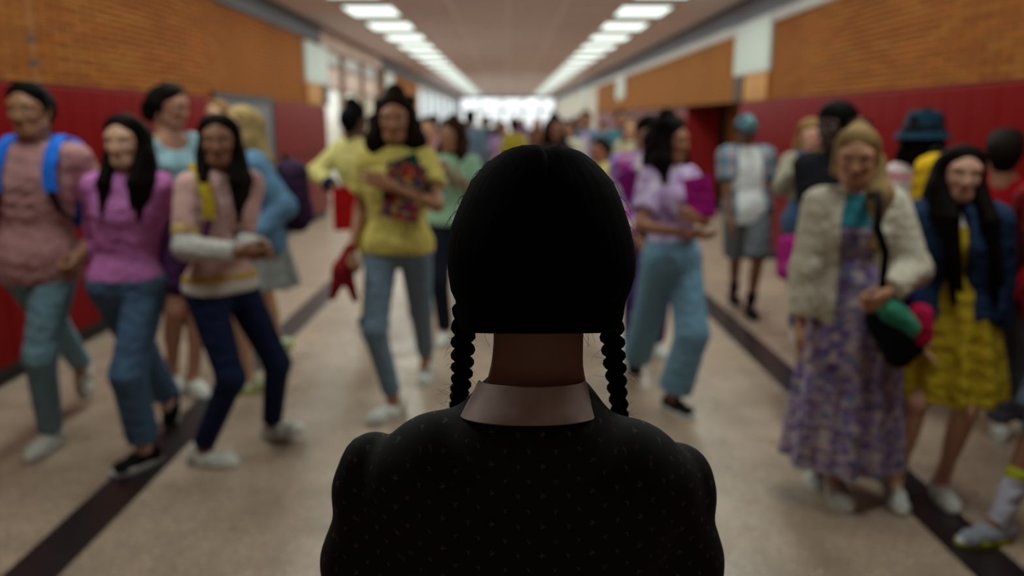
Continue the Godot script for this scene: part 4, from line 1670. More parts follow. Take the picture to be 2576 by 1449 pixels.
	var loose := part("loose_hair", to_mesh([PackedVector3Array(), PackedVector3Array(), PackedInt32Array()], stray), hm, node)
	loose.set_meta("kind", "stuff")

# ------------------------------------------------------------------ patterned cloths

func stripes_image(w: int, h: int, base: Color, bars: Array) -> Image:
	var im := Image.create(w, h, false, Image.FORMAT_RGB8)
	im.fill(base)
	for b in bars:
		for y in h:
			for x in w:
				var on: bool = (x >= b[1] and x < b[2]) if b[0] == "v" else (y >= b[1] and y < b[2])
				if on:
					im.set_pixel(x, y, im.get_pixel(x, y).lerp(b[3], b[4]))
	return im


func image_mat(im: Image, scale: float) -> StandardMaterial3D:
	var m := plain_mat(Color.WHITE, 0.9, 0.25)
	m.albedo_texture = ImageTexture.create_from_image(im)
	m.uv1_triplanar = true
	m.uv1_scale = Vector3.ONE * scale
	creased(m)
	return m


# Soft blotches of dye or print: each colour spreads where its own noise is high.
func blotches(s: int, base: Color, layers: Array, seed_: int) -> Image:
	var im := Image.create(s, s, false, Image.FORMAT_RGB8)
	im.fill(base)
	for i in layers.size():
		var n := FastNoiseLite.new()
		n.seed = seed_ + i * 7
		n.frequency = layers[i][1]
		n.fractal_octaves = 3
		var g := n.get_seamless_image(s, s)
		for y in s:
			for x in s:
				var k := smoothstep(layers[i][2], layers[i][2] + layers[i][3], g.get_pixel(x, y).r)
				if k > 0.0:
					im.set_pixel(x, y, im.get_pixel(x, y).lerp(layers[i][0], k))
	return im


func make_cloths() -> void:
	M.plaid = image_mat(stripes_image(96, 96, Color(0.56, 0.66, 0.7), [["v", 0, 34, Color(0.22, 0.36, 0.44), 0.65], ["h", 0, 34, Color(0.22, 0.36, 0.44), 0.65], ["v", 56, 72, Color(0.66, 0.4, 0.4), 0.6], ["h", 56, 72, Color(0.66, 0.4, 0.4), 0.6]]), 8.0)
	M.pinkstripe = image_mat(stripes_image(64, 64, Color(0.84, 0.82, 0.82), [["h", 0, 26, Color(0.78, 0.5, 0.54), 0.9]]), 7.0)
	M.floral = image_mat(blotches(256, Color(0.72, 0.66, 0.66), [[Color(0.42, 0.3, 0.5), 0.03, 0.5, 0.12], [Color(0.36, 0.42, 0.54), 0.035, 0.58, 0.1], [Color(0.6, 0.5, 0.72), 0.04, 0.6, 0.1], [Color(0.3, 0.16, 0.36), 0.05, 0.66, 0.08]], 3), 1.7)
	M.tiedye = image_mat(blotches(256, Color(0.74, 0.63, 0.8), [[Color(0.86, 0.82, 0.9), 0.014, 0.5, 0.25], [Color(0.5, 0.3, 0.6), 0.02, 0.6, 0.2]], 14), 2.4)
	M.windbreaker = image_mat(blotches(256, Color(0.46, 0.36, 0.68), [[Color(0.66, 0.13, 0.56), 0.012, 0.5, 0.03], [Color(0.88, 0.82, 0.62), 0.013, 0.57, 0.03], [Color(0.64, 0.58, 0.84), 0.014, 0.58, 0.04]], 23), 1.6)
	M.collage = image_mat(blotches(256, Color(0.14, 0.15, 0.3), [[Color(0.16, 0.38, 0.4), 0.012, 0.52, 0.03], [Color(0.62, 0.2, 0.16), 0.013, 0.56, 0.03], [Color(0.7, 0.6, 0.3), 0.016, 0.62, 0.03], [Color(0.5, 0.12, 0.3), 0.014, 0.62, 0.03]], 33), 4.0)


# The slouchy colour-block bag that the girl in the cream jacket holds, with its long black strap.
func shoulder_bag(at_: Vector3, high: Vector3) -> void:
	var t := thing("shoulder_bag", "slouchy colour-block bag in black, green and pink held by the girl in cream", "bag", at_)
	field_part("bag_body", t, cloth(Color(0.07, 0.07, 0.09)), [cap(Vector3(-0.06, 0.0, 0), Vector3(0.05, -0.1, 0), 0.07, 0.06, 0.04, Vector3(0, 0, 1), 1.3), cap(Vector3(-0.02, -0.06, 0), Vector3(0.01, -0.15, 0), 0.07, 0.05, 0.04, Vector3(0, 0, 1), 1.3)], 0.012)
	field_part("green_panel", t, cloth(Color(0.25, 0.6, 0.48)), [cap(Vector3(-0.05, 0.03, 0.02), Vector3(0.03, -0.03, 0.03), 0.055, 0.04, 0.02, Vector3(0, 0, 1), 1.1)], 0.01)
	field_part("pink_panel", t, cloth(Color(0.8, 0.12, 0.32)), [cap(Vector3(0.07, 0.01, 0.01), Vector3(0.075, -0.06, 0.015), 0.05, 0.05, 0.02, Vector3(0, 0, 1), 1.1)], 0.01)
	field_part("red_panel", t, cloth(Color(0.55, 0.05, 0.08)), [cap(Vector3(0.06, -0.1, 0.0), Vector3(0.03, -0.17, 0.0), 0.045, 0.03, 0.02, Vector3(0, 0, 1), 1.1)], 0.01)
	field_part("blue_flap", t, cloth(Color(0.08, 0.2, 0.4)), [cap(Vector3(-0.01, 0.09, -0.03), Vector3(0.06, 0.07, -0.03), 0.045, 0.04, 0.02, Vector3(0, 0, 1), 1.3)], 0.01)
	var q := high - at_
	part("strap", to_mesh(strap([Vector3(-0.08, 0.03, 0.01), Vector3(-0.085, 0.12, 0.02), Vector3(-0.08, 0.25, 0.01), q * 0.95 + Vector3(0.01, 0.0, 0.02), q + Vector3(0.025, 0.07, 0.0), q + Vector3(0.05, 0.105, -0.09), q + Vector3(0.07, 0.03, -0.26)], [Vector3.RIGHT, Vector3.RIGHT, Vector3.RIGHT, Vector3.RIGHT, Vector3.RIGHT, Vector3.RIGHT, Vector3.RIGHT], 0.035, 0.006)), cloth(Color(0.06, 0.06, 0.07)), t)


# ------------------------------------------------------------------ the students

func build_people() -> void:
	make_cloths()
	var man := person({"label": "young man in dusty pink tee with blue backpack straps walking along the red lockers", "h": 1.710, "P": Vector3(-2.168, 0.932, -3.620), "T": Vector3(-2.113, 1.716, -3.620), "yaw": 4.0, "skin": Color(0.6, 0.42, 0.31), "hair": "short", "hair_color": Color(0.06, 0.055, 0.055), "fl": [Vector3(-2.204, 0.086, -3.620), -4.0, 0.0], "fr": [Vector3(-2.343, 0.240, -4.200), 20.0, 62.0], "hl": Vector3(-1.923, 0.957, -3.550), "hr": Vector3(-2.353, 0.966, -3.500), "male": true, "bulk": 1.06, "hyaw": -6, "shoe": Color(0.88, 0.88, 0.85), "gl": true, "wear": [{"kind": "trousers", "name": "jeans", "color": Color(0.5, 0.64, 0.7), "e": 0.018, "long": 1.98}, {"kind": "top", "name": "tee", "color": Color(0.74, 0.54, 0.54), "e": 0.017, "sleeve": 0.62, "hem": -0.110, "loose": 1.5}]})
	var bag1 := backpack("bright blue backpack on the back of the man in dusty pink", man.O + man.Ch - man.Fc * 0.2 - Vector3.UP * 0.22, 184.0, Vector3(0.3, 0.42, 0.16), Color(0.1, 0.36, 0.75), Color(0.08, 0.28, 0.62))
	worn_straps(bag1, man, Color(0.12, 0.42, 0.85), Color(0.08, 0.08, 0.12), [-1, 1], 0.035)
	var pink := person({"label": "girl with long dark hair in a pink sweater and loose blue jeans", "h": 1.580, "P": Vector3(-1.676, 0.861, -3.450), "T": Vector3(-1.622, 1.576, -3.450), "yaw": 8.0, "skin": Color(0.8, 0.62, 0.52), "hair": "long", "hair_color": Color(0.09, 0.065, 0.05), "fl": [Vector3(-1.660, 0.079, -3.420), -35.0, 0.0], "fr": [Vector3(-1.770, 0.123, -3.950), 0.0, 55.0], "hl": Vector3(-1.517, 0.875, -3.500), "hr": Vector3(-1.907, 0.852, -3.620), "hyaw": -14, "hlen": 0.24, "hfront": 0.13, "hvol": 1.1, "shoe": Color(0.1, 0.1, 0.1), "toe": Color(0.88, 0.88, 0.85), "sole": Color(0.88, 0.88, 0.85), "wear": [{"kind": "trousers", "name": "jeans", "color": Color(0.34, 0.45, 0.58), "e": 0.016, "long": 1.86, "flare": 0.022}, {"kind": "top", "name": "sweater", "color": Color(0.8, 0.48, 0.74), "e": 0.020, "sleeve": 1.75, "hem": -0.000}]})
	var stripe := person({"label": "girl in a pink and white sweater with a yellow band looking over her shoulder", "h": 1.580, "P": Vector3(-1.286, 0.831, -3.500), "T": Vector3(-1.244, 1.578, -3.500), "yaw": 50.0, "skin": Color(0.56, 0.38, 0.29), "hair": "long", "hair_color": Color(0.09, 0.065, 0.05), "fr": [Vector3(-1.402, 0.079, -3.420), 80.0, 0.0], "fl": [Vector3(-1.169, 0.079, -3.720), 70.0, -18.0], "hr": Vector3(-1.126, 1.008, -3.280), "hl": Vector3(-1.055, 1.019, -3.360), "twist": -10, "hyaw": -42, "hlen": 0.26, "hfront": 0.12, "hvol": 1.1, "shoe": Color(0.88, 0.88, 0.85), "tr": Vector3(0.4, 0.6, 0.6), "pr": Vector3(-0.8, -0.7, 0.2), "pl": Vector3(-0.4, -0.8, 0), "wear": [{"kind": "trousers", "name": "jeans", "color": Color(0.1, 0.14, 0.26), "e": 0.014, "long": 1.95}, {"kind": "top", "name": "sweater", "color": Color(0.86, 0.68, 0.66), "e": 0.022, "sleeve": 0.80, "hem": -0.030}, {"kind": "sleeve_band", "color": Color(0.85, 0.72, 0.4), "from": 0.62, "to": 0.82, "e": 0.027}, {"kind": "sleeve_band", "color": Color(0.84, 0.82, 0.8), "from": 0.80, "to": 1.95, "e": 0.020}, {"kind": "band", "color": Color(0.8, 0.68, 0.2), "lo": 0.030, "hi": 0.065, "e": 0.026}, {"kind": "band", "color": Color(0.86, 0.84, 0.8), "lo": -0.035, "hi": 0.030, "e": 0.025}]})
	var bag2 := backpack("purple patterned backpack hanging off the shoulder of the girl in the striped sweater", stripe.O + stripe.P - stripe.F * 0.24 + Vector3(0.0, -0.06, 0.05), 250.0, Vector3(0.28, 0.34, 0.15), Color(0.36, 0.2, 0.42), Color(0.55, 0.6, 0.35))
	worn_straps(bag2, stripe, Color(0.72, 0.6, 0.15), Color(0.4, 0.15, 0.4), [1], 0.035)
	person({"label": "girl with pinned-up dark curls in a pale blue off-shoulder top facing along the wall", "h": 1.730, "P": Vector3(-1.901, 0.943, -4.550), "T": Vector3(-1.885, 1.752, -4.550), "yaw": 55.0, "skin": Color(0.64, 0.45, 0.36), "hair": "bun", "hair_color": Color(0.1, 0.08, 0.07), "fr": [Vector3(-1.985, 0.087, -4.500), 30.0, 0.0], "fl": [Vector3(-1.828, 0.087, -4.420), 40.0, 0.0], "hr": Vector3(-1.862, 0.815, -4.400), "hl": Vector3(-1.764, 0.844, -4.500), "hyaw": 25, "hpitch": 8, "shoe": Color(0.88, 0.88, 0.85), "wear": [{"kind": "trousers", "name": "shorts", "color": Color(0.5, 0.33, 0.22), "e": 0.030, "long": 0.62, "flare": 0.02}, {"kind": "top", "name": "blouse", "color": Color(0.62, 0.76, 0.8), "e": 0.018, "sleeve": 0.50, "hem": -0.020, "neck": 0.12}]})
	person({"label": "fair-haired student in a pale pink top glimpsed behind the girl in the striped sweater", "h": 1.680, "P": Vector3(-2.440, 0.916, -6.600), "T": Vector3(-2.346, 1.713, -6.600), "yaw": -20.0, "skin": Color(0.82, 0.64, 0.54), "hair": "long", "hair_color": Color(0.6, 0.45, 0.3), "shoe": Color(0.88, 0.88, 0.85), "near": false, "wear": [{"kind": "trousers", "name": "jeans", "color": Color(0.3, 0.38, 0.5), "e": 0.014, "long": 1.92}, {"kind": "top", "name": "shirt", "color": Color(0.86, 0.74, 0.76), "e": 0.020, "sleeve": 0.60, "hem": -0.030}]})
	var blonde := person({"label": "blonde girl in a light denim jacket and grey skirt turned towards the lockers", "h": 1.620, "P": Vector3(-1.411, 0.883, -4.500), "T": Vector3(-1.465, 1.627, -4.500), "yaw": -62.0, "skin": Color(0.8, 0.62, 0.5), "hair": "long", "hair_color": Color(0.78, 0.66, 0.44), "fl": [Vector3(-1.501, 0.081, -4.420), -60.0, 0.0], "fr": [Vector3(-1.497, 0.110, -5.000), -70.0, 55.0], "hl": Vector3(-1.380, 0.919, -4.300), "hr": Vector3(-1.535, 0.889, -4.500), "hyaw": 15, "hlen": 0.26, "hfront": 0.0, "hside": 0.0, "shoe": Color(0.85, 0.87, 0.72), "sole": Color(0.75, 0.8, 0.3), "wear": [{"kind": "top", "name": "tee", "color": Color(0.86, 0.86, 0.84), "e": 0.008, "sleeve": 0.30, "hem": -0.020}, {"kind": "skirt", "name": "skirt", "color": Color(0.66, 0.68, 0.66), "hem": 0.620, "wide": 0.210}, {"kind": "top", "name": "denim_jacket", "color": Color(0.42, 0.58, 0.72), "e": 0.030, "sleeve": 1.90, "hem": -0.060, "open": 0.05}]})
	backpack("dark plum backpack on the back of the blonde girl in denim", blonde.O + blonde.Ch - blonde.Fc * 0.22 - Vector3.UP * 0.28, 118.0, Vector3(0.27, 0.4, 0.15), Color(0.24, 0.16, 0.27), Color(0.3, 0.2, 0.36))
	var yj := person({"label": "tall dark-haired boy in a yellow jacket and yellow trousers with his back half turned", "h": 1.660, "P": Vector3(-1.086, 0.905, -5.950), "T": Vector3(-1.121, 1.663, -5.950), "yaw": 140.0, "skin": Color(0.35, 0.23, 0.17), "hair": "tall", "hair_color": Color(0.06, 0.055, 0.055), "fl": [Vector3(-1.070, 0.083, -5.900), 120.0, 0.0], "fr": [Vector3(-1.074, 0.083, -6.300), 130.0, 20.0], "hl": Vector3(-1.255, 1.080, -5.750), "hr": Vector3(-1.041, 0.910, -6.000), "male": true, "shoe": Color(0.12, 0.12, 0.13), "sole": Color(0.88, 0.88, 0.85), "pl": Vector3(-1, -0.5, 0.2), "wear": [{"kind": "trousers", "name": "trousers", "color": Color(0.78, 0.7, 0.16), "e": 0.020, "long": 1.95}, {"kind": "top", "name": "jacket", "color": Color(0.84, 0.79, 0.5), "e": 0.030, "sleeve": 1.70, "hem": -0.060}, {"kind": "sleeve_band", "color": Color(0.1, 0.1, 0.25), "from": 1.70, "to": 1.95, "e": 0.030}]})
	book("folder", "red folder held by the boy in the yellow jacket", "folder", Vector3(-1.129, 0.939, -5.600), Basis(Vector3.UP, 0.5), Vector3(0.2, 0.3, 0.03), cloth(Color(0.7, 0.06, 0.08)))
	var ytee := person({"label": "girl with big brown curls in a yellow tee hugging a patterned binder", "h": 1.680, "P": Vector3(-0.570, 0.916, -4.100), "T": Vector3(-0.567, 1.675, -4.100), "yaw": -4.0, "skin": Color(0.62, 0.42, 0.31), "hair": "curly", "hair_color": Color(0.12, 0.075, 0.05), "fr": [Vector3(-0.605, 0.084, -4.020), -42.0, 0.0], "fl": [Vector3(-0.492, 0.149, -4.600), -8.0, 42.0], "hr": Vector3(-0.801, 0.889, -4.050), "hl": Vector3(-0.558, 1.236, -3.840), "hvol": 1.16, "hlen": 0.15, "hs": 1.0, "shoe": Color(0.88, 0.88, 0.85), "gr": true, "tl": Vector3(-0.2, 1, 0), "pl": Vector3(0.9, -0.8, 0.1), "hyaw": 4, "wear": [{"kind": "trousers", "name": "jeans", "color": Color(0.46, 0.54, 0.61), "e": 0.013, "long": 1.88}, {"kind": "top", "name": "tee", "color": Color(0.86, 0.78, 0.42), "e": 0.030, "sleeve": 0.62, "hem": -0.040}]})
	book("binder", "patterned binder hugged by the girl in the yellow tee", "binder", Vector3(-0.510, 1.209, -3.890), Basis(Vector3(0.97, -0.2, 0).normalized(), Vector3(0.2, 0.97, 0).normalized(), Vector3.BACK), Vector3(0.19, 0.27, 0.045), M.collage)
	book("notebook", "dark green notebook behind the patterned binder of the girl in yellow", "notebook", Vector3(-0.485, 1.276, -3.925), Basis(Vector3(0.9, 0.38, 0).normalized(), Vector3(-0.38, 0.9, 0).normalized(), Vector3.BACK), Vector3(0.16, 0.2, 0.02), cloth(Color(0.1, 0.26, 0.24)))
	var jk := thing("jacket", "red jacket dangling from the hand of the girl in yellow", "jacket", Vector3(-0.836, 0.855, -4.030))
	field_part("cloth", jk, cloth(Color(0.6, 0.13, 0.15)), [cap(Vector3(0.03, 0.05, 0), Vector3(-0.02, -0.06, 0), 0.03, 0.045, 0.03), cap(Vector3(-0.02, -0.06, 0), Vector3(-0.07, -0.2, 0.02), 0.045, 0.02, 0.03), cap(Vector3(0.0, -0.05, 0), Vector3(0.04, -0.22, -0.02), 0.035, 0.02, 0.03)], 0.012)
	person({"label": "girl with brown hair in a mint green top holding a hand to her mouth", "h": 1.570, "P": Vector3(-0.382, 0.856, -5.550), "T": Vector3(-0.385, 1.555, -5.550), "yaw": -12.0, "skin": Color(0.6, 0.41, 0.31), "hair": "curly", "hair_color": Color(0.2, 0.12, 0.08), "fr": [Vector3(-0.448, 0.079, -5.500), -10.0, 0.0], "fl": [Vector3(-0.316, 0.079, -5.700), 0.0, 0.0], "hr": Vector3(-0.385, 1.192, -5.350), "hl": Vector3(-0.298, 1.139, -5.350), "hvol": 0.95, "hlen": 0.1, "hyaw": -18, "shoe": Color(0.88, 0.88, 0.85), "wear": [{"kind": "trousers", "name": "trousers", "color": Color(0.1, 0.11, 0.16), "e": 0.020, "long": 1.95}, {"kind": "top", "name": "blouse", "color": Color(0.6, 0.74, 0.62), "e": 0.030, "sleeve": 0.70, "hem": -0.030}]})
	person({"label": "student in a pale pink top and off-white trousers walking behind the girl in mint", "h": 1.620, "P": Vector3(-0.649, 0.883, -6.950), "T": Vector3(-0.675, 1.583, -6.950), "yaw": -5.0, "skin": Color(0.74, 0.54, 0.44), "hair": "short", "hair_color": Color(0.16, 0.1, 0.07), "fr": [Vector3(-0.723, 0.081, -7.100), -5.0, 0.0], "fl": [Vector3(-0.628, 0.081, -6.850), -5.0, 0.0], "shoe": Color(0.88, 0.88, 0.85), "near": false, "wear": [{"kind": "trousers", "name": "trousers", "color": Color(0.84, 0.82, 0.76), "e": 0.020, "long": 1.95}, {"kind": "top", "name": "shirt", "color": Color(0.84, 0.66, 0.72), "e": 0.020, "sleeve": 0.60, "hem": -0.030}]})
	person({"label": "boy in a cream yellow shirt with his face turned to the lockers", "h": 1.440, "P": Vector3(0.837, 0.785, -6.600), "T": Vector3(0.756, 1.410, -6.600), "yaw": -50.0, "skin": Color(0.6, 0.38, 0.3), "hair": "short", "hair_color": Color(0.14, 0.09, 0.07), "male": true, "shoe": Color(0.88, 0.88, 0.85), "near": false, "wear": [{"kind": "trousers", "name": "jeans", "color": Color(0.2, 0.24, 0.34), "e": 0.014, "long": 1.92}, {"kind": "top", "name": "shirt", "color": Color(0.9, 0.85, 0.56), "e": 0.030, "sleeve": 0.70, "hem": -0.030}]})
	var wind := person({"label": "dark-haired boy in a purple and magenta windbreaker looking down", "h": 1.610, "P": Vector3(0.851, 0.877, -5.050), "T": Vector3(0.877, 1.584, -5.050), "yaw": 12.0, "skin": Color(0.6, 0.42, 0.33), "hair": "short", "hair_color": Color(0.06, 0.055, 0.055), "fr": [Vector3(0.812, 0.081, -5.000), 0.0, 0.0], "fl": [Vector3(1.005, 0.081, -5.200), 10.0, 0.0], "hr": Vector3(0.798, 0.829, -4.900), "hl": Vector3(0.976, 0.821, -4.950), "male": true, "hpitch": 20, "hyaw": -12, "shoe": Color(0.88, 0.88, 0.85), "wear": [{"kind": "trousers", "name": "trousers", "color": Color(0.3, 0.2, 0.42), "e": 0.024, "long": 1.95}, {"kind": "top", "name": "windbreaker", "mat": M.windbreaker, "e": 0.036, "sleeve": 1.90, "hem": -0.060}, {"kind": "top", "name": "tee", "color": Color(0.84, 0.83, 0.84), "e": 0.030, "sleeve": 0.00, "hem": 0.100}]})
	var lilac := person({"label": "girl with shoulder-length dark curls in a lilac tie-dye tee and pale wide jeans", "h": 1.560, "P": Vector3(0.862, 0.850, -4.120), "T": Vector3(0.833, 1.558, -4.120), "yaw": 32.0, "skin": Color(0.58, 0.38, 0.28), "hair": "curly", "hair_color": Color(0.09, 0.065, 0.055), "fl": [Vector3(0.897, 0.078, -4.100), 28.0, 0.0], "fr": [Vector3(0.798, 0.089, -4.750), 20.0, 55.0], "hr": Vector3(0.877, 1.005, -3.860), "hl": Vector3(0.902, 1.086, -3.840), "hvol": 1.16, "hlen": 0.11, "hyaw": 18, "shoe": Color(0.12, 0.12, 0.13), "toe": Color(0.88, 0.88, 0.85), "sole": Color(0.88, 0.88, 0.85), "gl": true, "pr": Vector3(-1, -0.4, 0.1), "pl": Vector3(0.6, -1, 0), "tl": Vector3(0, 1, 0.2), "wear": [{"kind": "trousers", "name": "jeans", "color": Color(0.47, 0.62, 0.72), "e": 0.024, "long": 1.88, "flare": 0.035}, {"kind": "top", "name": "tee", "mat": M.tiedye, "e": 0.024, "sleeve": 0.70, "hem": 0.050}]})
	book("folder", "magenta folder held against the arm of the girl in lilac", "folder", Vector3(0.948, 1.173, -3.930), Basis(Vector3(0.88, 0.2, 0.42).normalized(), Vector3(-0.22, 0.97, 0.0).normalized(), Vector3(-0.42, -0.1, 0.9).normalized()).orthonormalized(), Vector3(0.13, 0.21, 0.02), cloth(Color(0.72, 0.12, 0.55)))
	book("folder", "magenta folder under the arm of the boy in the windbreaker", "folder", Vector3(0.750, 1.138, -4.750), Basis(Vector3(0.6, 0.3, 0.7).normalized(), Vector3(-0.38, 0.92, 0.0).normalized(), Vector3(-0.7, 0, 0.6).normalized()).orthonormalized(), Vector3(0.16, 0.24, 0.02), cloth(Color(0.55, 0.1, 0.5)))
	var cap := person({"label": "boy in a teal cap, open plaid shirt, white tee and grey shorts", "h": 1.600, "P": Vector3(1.918, 0.872, -6.350), "T": Vector3(1.874, 1.586, -6.350), "yaw": 0.0, "skin": Color(0.46, 0.3, 0.22), "hair": "short", "hair_color": Color(0.06, 0.055, 0.055), "fr": [Vector3(1.967, 0.080, -6.750), 0.0, 12.0], "fl": [Vector3(1.959, 0.080, -6.250), -2.0, 0.0], "hr": Vector3(1.743, 0.763, -6.200), "hl": Vector3(2.085, 0.702, -6.300), "male": true, "hpitch": 14, "shoe": Color(0.1, 0.11, 0.14), "sole": Color(0.14, 0.14, 0.16), "sock": [Color(0.09, 0.1, 0.13), 0.3], "wear": [{"kind": "trousers", "name": "shorts", "color": Color(0.44, 0.47, 0.5), "e": 0.035, "long": 0.98, "flare": 0.02}, {"kind": "top", "name": "tee", "color": Color(0.92, 0.93, 0.93), "e": 0.026, "sleeve": 0.40, "hem": -0.140}, {"kind": "top", "name": "plaid_shirt", "mat": M.plaid, "e": 0.034, "sleeve": 0.72, "hem": -0.170, "open": 0.12}, {"kind": "cap", "color": Color(0.36, 0.55, 0.6), "brim": Color(0.14, 0.2, 0.24), "badge": Color(0.78, 0.76, 0.5)}]})
	var phone := person({"label": "fair-haired girl in denim dungarees looking down at a blue phone", "h": 1.570, "P": Vector3(2.126, 0.856, -5.600), "T": Vector3(2.099, 1.566, -5.600), "yaw": -14.0, "skin": Color(0.84, 0.62, 0.54), "hair": "long", "hair_color": Color(0.6, 0.46, 0.28), "fr": [Vector3(2.090, 0.079, -5.550), -10.0, 0.0], "fl": [Vector3(2.257, 0.079, -5.650), 0.0, 0.0], "hr": Vector3(1.922, 1.236, -5.300), "hl": Vector3(1.997, 1.226, -5.300), "hpitch": 16, "hlen": 0.25, "shoe": Color(0.88, 0.88, 0.85), "tr": Vector3(0.5, 1, 0), "tl": Vector3(-0.5, 1, 0), "wear": [{"kind": "trousers", "name": "dungarees", "color": Color(0.3, 0.42, 0.56), "e": 0.026, "long": 1.95, "waist": 0.16}, {"kind": "top", "name": "cardigan", "color": Color(0.6, 0.57, 0.5), "e": 0.022, "sleeve": 1.90, "hem": -0.020, "open": 0.06}, {"kind": "band", "color": Color(0.3, 0.42, 0.56), "lo": 0.050, "hi": 0.280, "e": 0.018}]})
	var ph := thing("phone", "blue phone held by the fair-haired girl in dungarees", "phone", Vector3(1.945, 1.279, -5.270))
	ph.rotation_degrees = Vector3(-35, -14, 0)
	part("case", cbox(Vector3(0.085, 0.165, 0.012), 0.005), cloth(Color(0.22, 0.36, 0.58)), ph)
	part("camera_ring", cbox(Vector3(0.03, 0.03, 0.004), 0.0015), M.dark_metal, ph, at(0.02, 0.05, 0.008))
	backpack("small magenta backpack hanging low beside the fair-haired girl in dungarees", Vector3(1.955, 0.466, -5.450), 20.0, Vector3(0.13, 0.3, 0.1), Color(0.75, 0.16, 0.55), Color(0.8, 0.3, 0.65))
	person({"label": "tall boy in black with a round afro behind the girl in cream", "h": 1.660, "P": Vector3(1.811, 0.905, -4.300), "T": Vector3(1.742, 1.636, -4.300), "yaw": -25.0, "skin": Color(0.24, 0.16, 0.13), "hair": "afro", "hair_color": Color(0.06, 0.055, 0.055), "fr": [Vector3(1.470, 0.083, -3.720), -45.0, 0.0], "fl": [Vector3(2.135, 0.083, -4.800), -20.0, 20.0], "hr": Vector3(1.679, 0.715, -4.200), "hl": Vector3(1.962, 0.685, -4.350), "hyaw": -30, "male": true, "shoe": Color(0.08, 0.08, 0.09), "toe": Color(0.88, 0.88, 0.85), "sole": Color(0.88, 0.88, 0.85), "wear": [{"kind": "trousers", "name": "trousers", "color": Color(0.16, 0.17, 0.2), "e": 0.020, "long": 1.95}, {"kind": "top", "name": "tee", "color": Color(0.13, 0.13, 0.15), "e": 0.024, "sleeve": 0.70, "hem": -0.060}]})
	var cream := person({"label": "girl with a fair half-up ponytail in a cream jacket and long floral dress", "h": 1.540, "P": Vector3(1.387, 0.839, -3.100), "T": Vector3(1.347, 1.526, -3.100), "yaw": -16.0, "skin": Color(0.7, 0.5, 0.39), "hair": "ponytail", "hair_color": Color(0.62, 0.5, 0.33), "fr": [Vector3(1.367, 0.077, -3.300), -20.0, 10.0], "fl": [Vector3(1.381, 0.077, -3.100), -4.0, 0.0], "hr": Vector3(1.158, 0.718, -3.060), "hl": Vector3(1.392, 0.918, -2.860), "hyaw": -8, "hpitch": 8, "hlen": 0.24, "hside": 0.1, "shoe": Color(0.88, 0.88, 0.85), "hs": 1.03, "gl": true, "pl": Vector3(1, -0.6, -0.3), "tl": Vector3(-0.3, 0.8, 0.4), "pr": Vector3(-0.6, 0, -0.8), "wear": [{"kind": "skirt", "name": "dress_skirt", "mat": M.floral, "hem": 0.170, "wide": 0.225, "folds": 9.0, "fold_depth": 0.02, "curve": .6, "waist": .2}, {"kind": "top", "name": "dress_bodice", "mat": M.floral, "e": 0.008, "sleeve": 0.00, "hem": 0.020}, {"kind": "top", "name": "undershirt", "color": Color(0.2, 0.5, 0.56), "e": 0.012, "sleeve": 0.20, "hem": 0.330}, {"kind": "top", "name": "cream_jacket", "color": Color(0.86, 0.82, 0.74), "e": 0.026, "sleeve": 1.85, "hem": -0.100, "open": 0.09, "loose": 1.15}, {"kind": "scrunchie", "color": Color(0.2, 0.17, 0.12), "at": Vector3(0, 0.13, -0.075)}]})
	shoulder_bag(Vector3(1.475, 0.820, -2.900), Vector3(1.324, 1.184, -2.880))
	var hat := person({"label": "student in a navy bucket hat and pink-striped shirt with his back turned", "h": 1.600, "P": Vector3(2.269, 0.872, -4.250), "T": Vector3(2.182, 1.579, -4.250), "yaw": 172.0, "skin": Color(0.62, 0.44, 0.34), "hair": "curly", "hair_color": Color(0.07, 0.05, 0.045), "fl": [Vector3(2.287, 0.080, -4.250), 170.0, 0.0], "fr": [Vector3(2.430, 0.080, -4.300), 175.0, 0.0], "hvol": 0.9, "hlen": 0.03, "hs": 1.05, "shoe": Color(0.88, 0.88, 0.85), "wear": [{"kind": "trousers", "name": "jeans", "color": Color(0.3, 0.36, 0.44), "e": 0.014, "long": 1.92}, {"kind": "top", "name": "shirt", "mat": M.pinkstripe, "e": 0.026, "sleeve": 0.90, "hem": -0.050}, {"kind": "bucket", "color": Color(0.05, 0.17, 0.24)}]})
	backpack("bright yellow backpack on the back of the student in the bucket hat", Vector3(2.164, 1.039, -4.020), 352.0, Vector3(0.17, 0.34, 0.14), Color(0.86, 0.68, 0.1), Color(0.8, 0.62, 0.1))
	var denim := person({"label": "girl with very long dark hair in a dark denim jacket over a yellow dress", "h": 1.470, "P": Vector3(1.802, 0.801, -3.120), "T": Vector3(1.767, 1.457, -3.120), "yaw": -26.0, "skin": Color(0.78, 0.58, 0.49), "hair": "long", "hair_color": Color(0.085, 0.06, 0.05), "fr": [Vector3(1.607, 0.074, -3.060), -14.0, 0.0], "fl": [Vector3(1.814, 0.074, -3.080), -8.0, 0.0], "hl": Vector3(1.988, 0.636, -3.100), "hr": Vector3(1.648, 0.733, -3.050), "hyaw": 14, "hroll": -4, "hlen": 0.42, "hvol": 1.35, "hfront": 0.15, "hshift": 0.12, "hs": 1.04, "shoe": Color(0.88, 0.88, 0.85), "wear": [{"kind": "skirt", "name": "dress_skirt", "color": Color(0.78, 0.66, 0.16), "hem": 0.450, "wide": 0.215, "folds": 8.0, "fold_depth": 0.022, "waist": .2}, {"kind": "top", "name": "tee", "color": Color(0.86, 0.84, 0.84), "e": 0.008, "sleeve": 0.30, "hem": 0.200}, {"kind": "top", "name": "dress_bodice", "color": Color(0.78, 0.66, 0.16), "e": 0.013, "sleeve": 0.00, "hem": 0.020, "neck": 0.11}, {"kind": "top", "name": "denim_jacket", "color": Color(0.14, 0.22, 0.34), "e": 0.036, "sleeve": 1.85, "hem": -0.040, "open": 0.055}]})
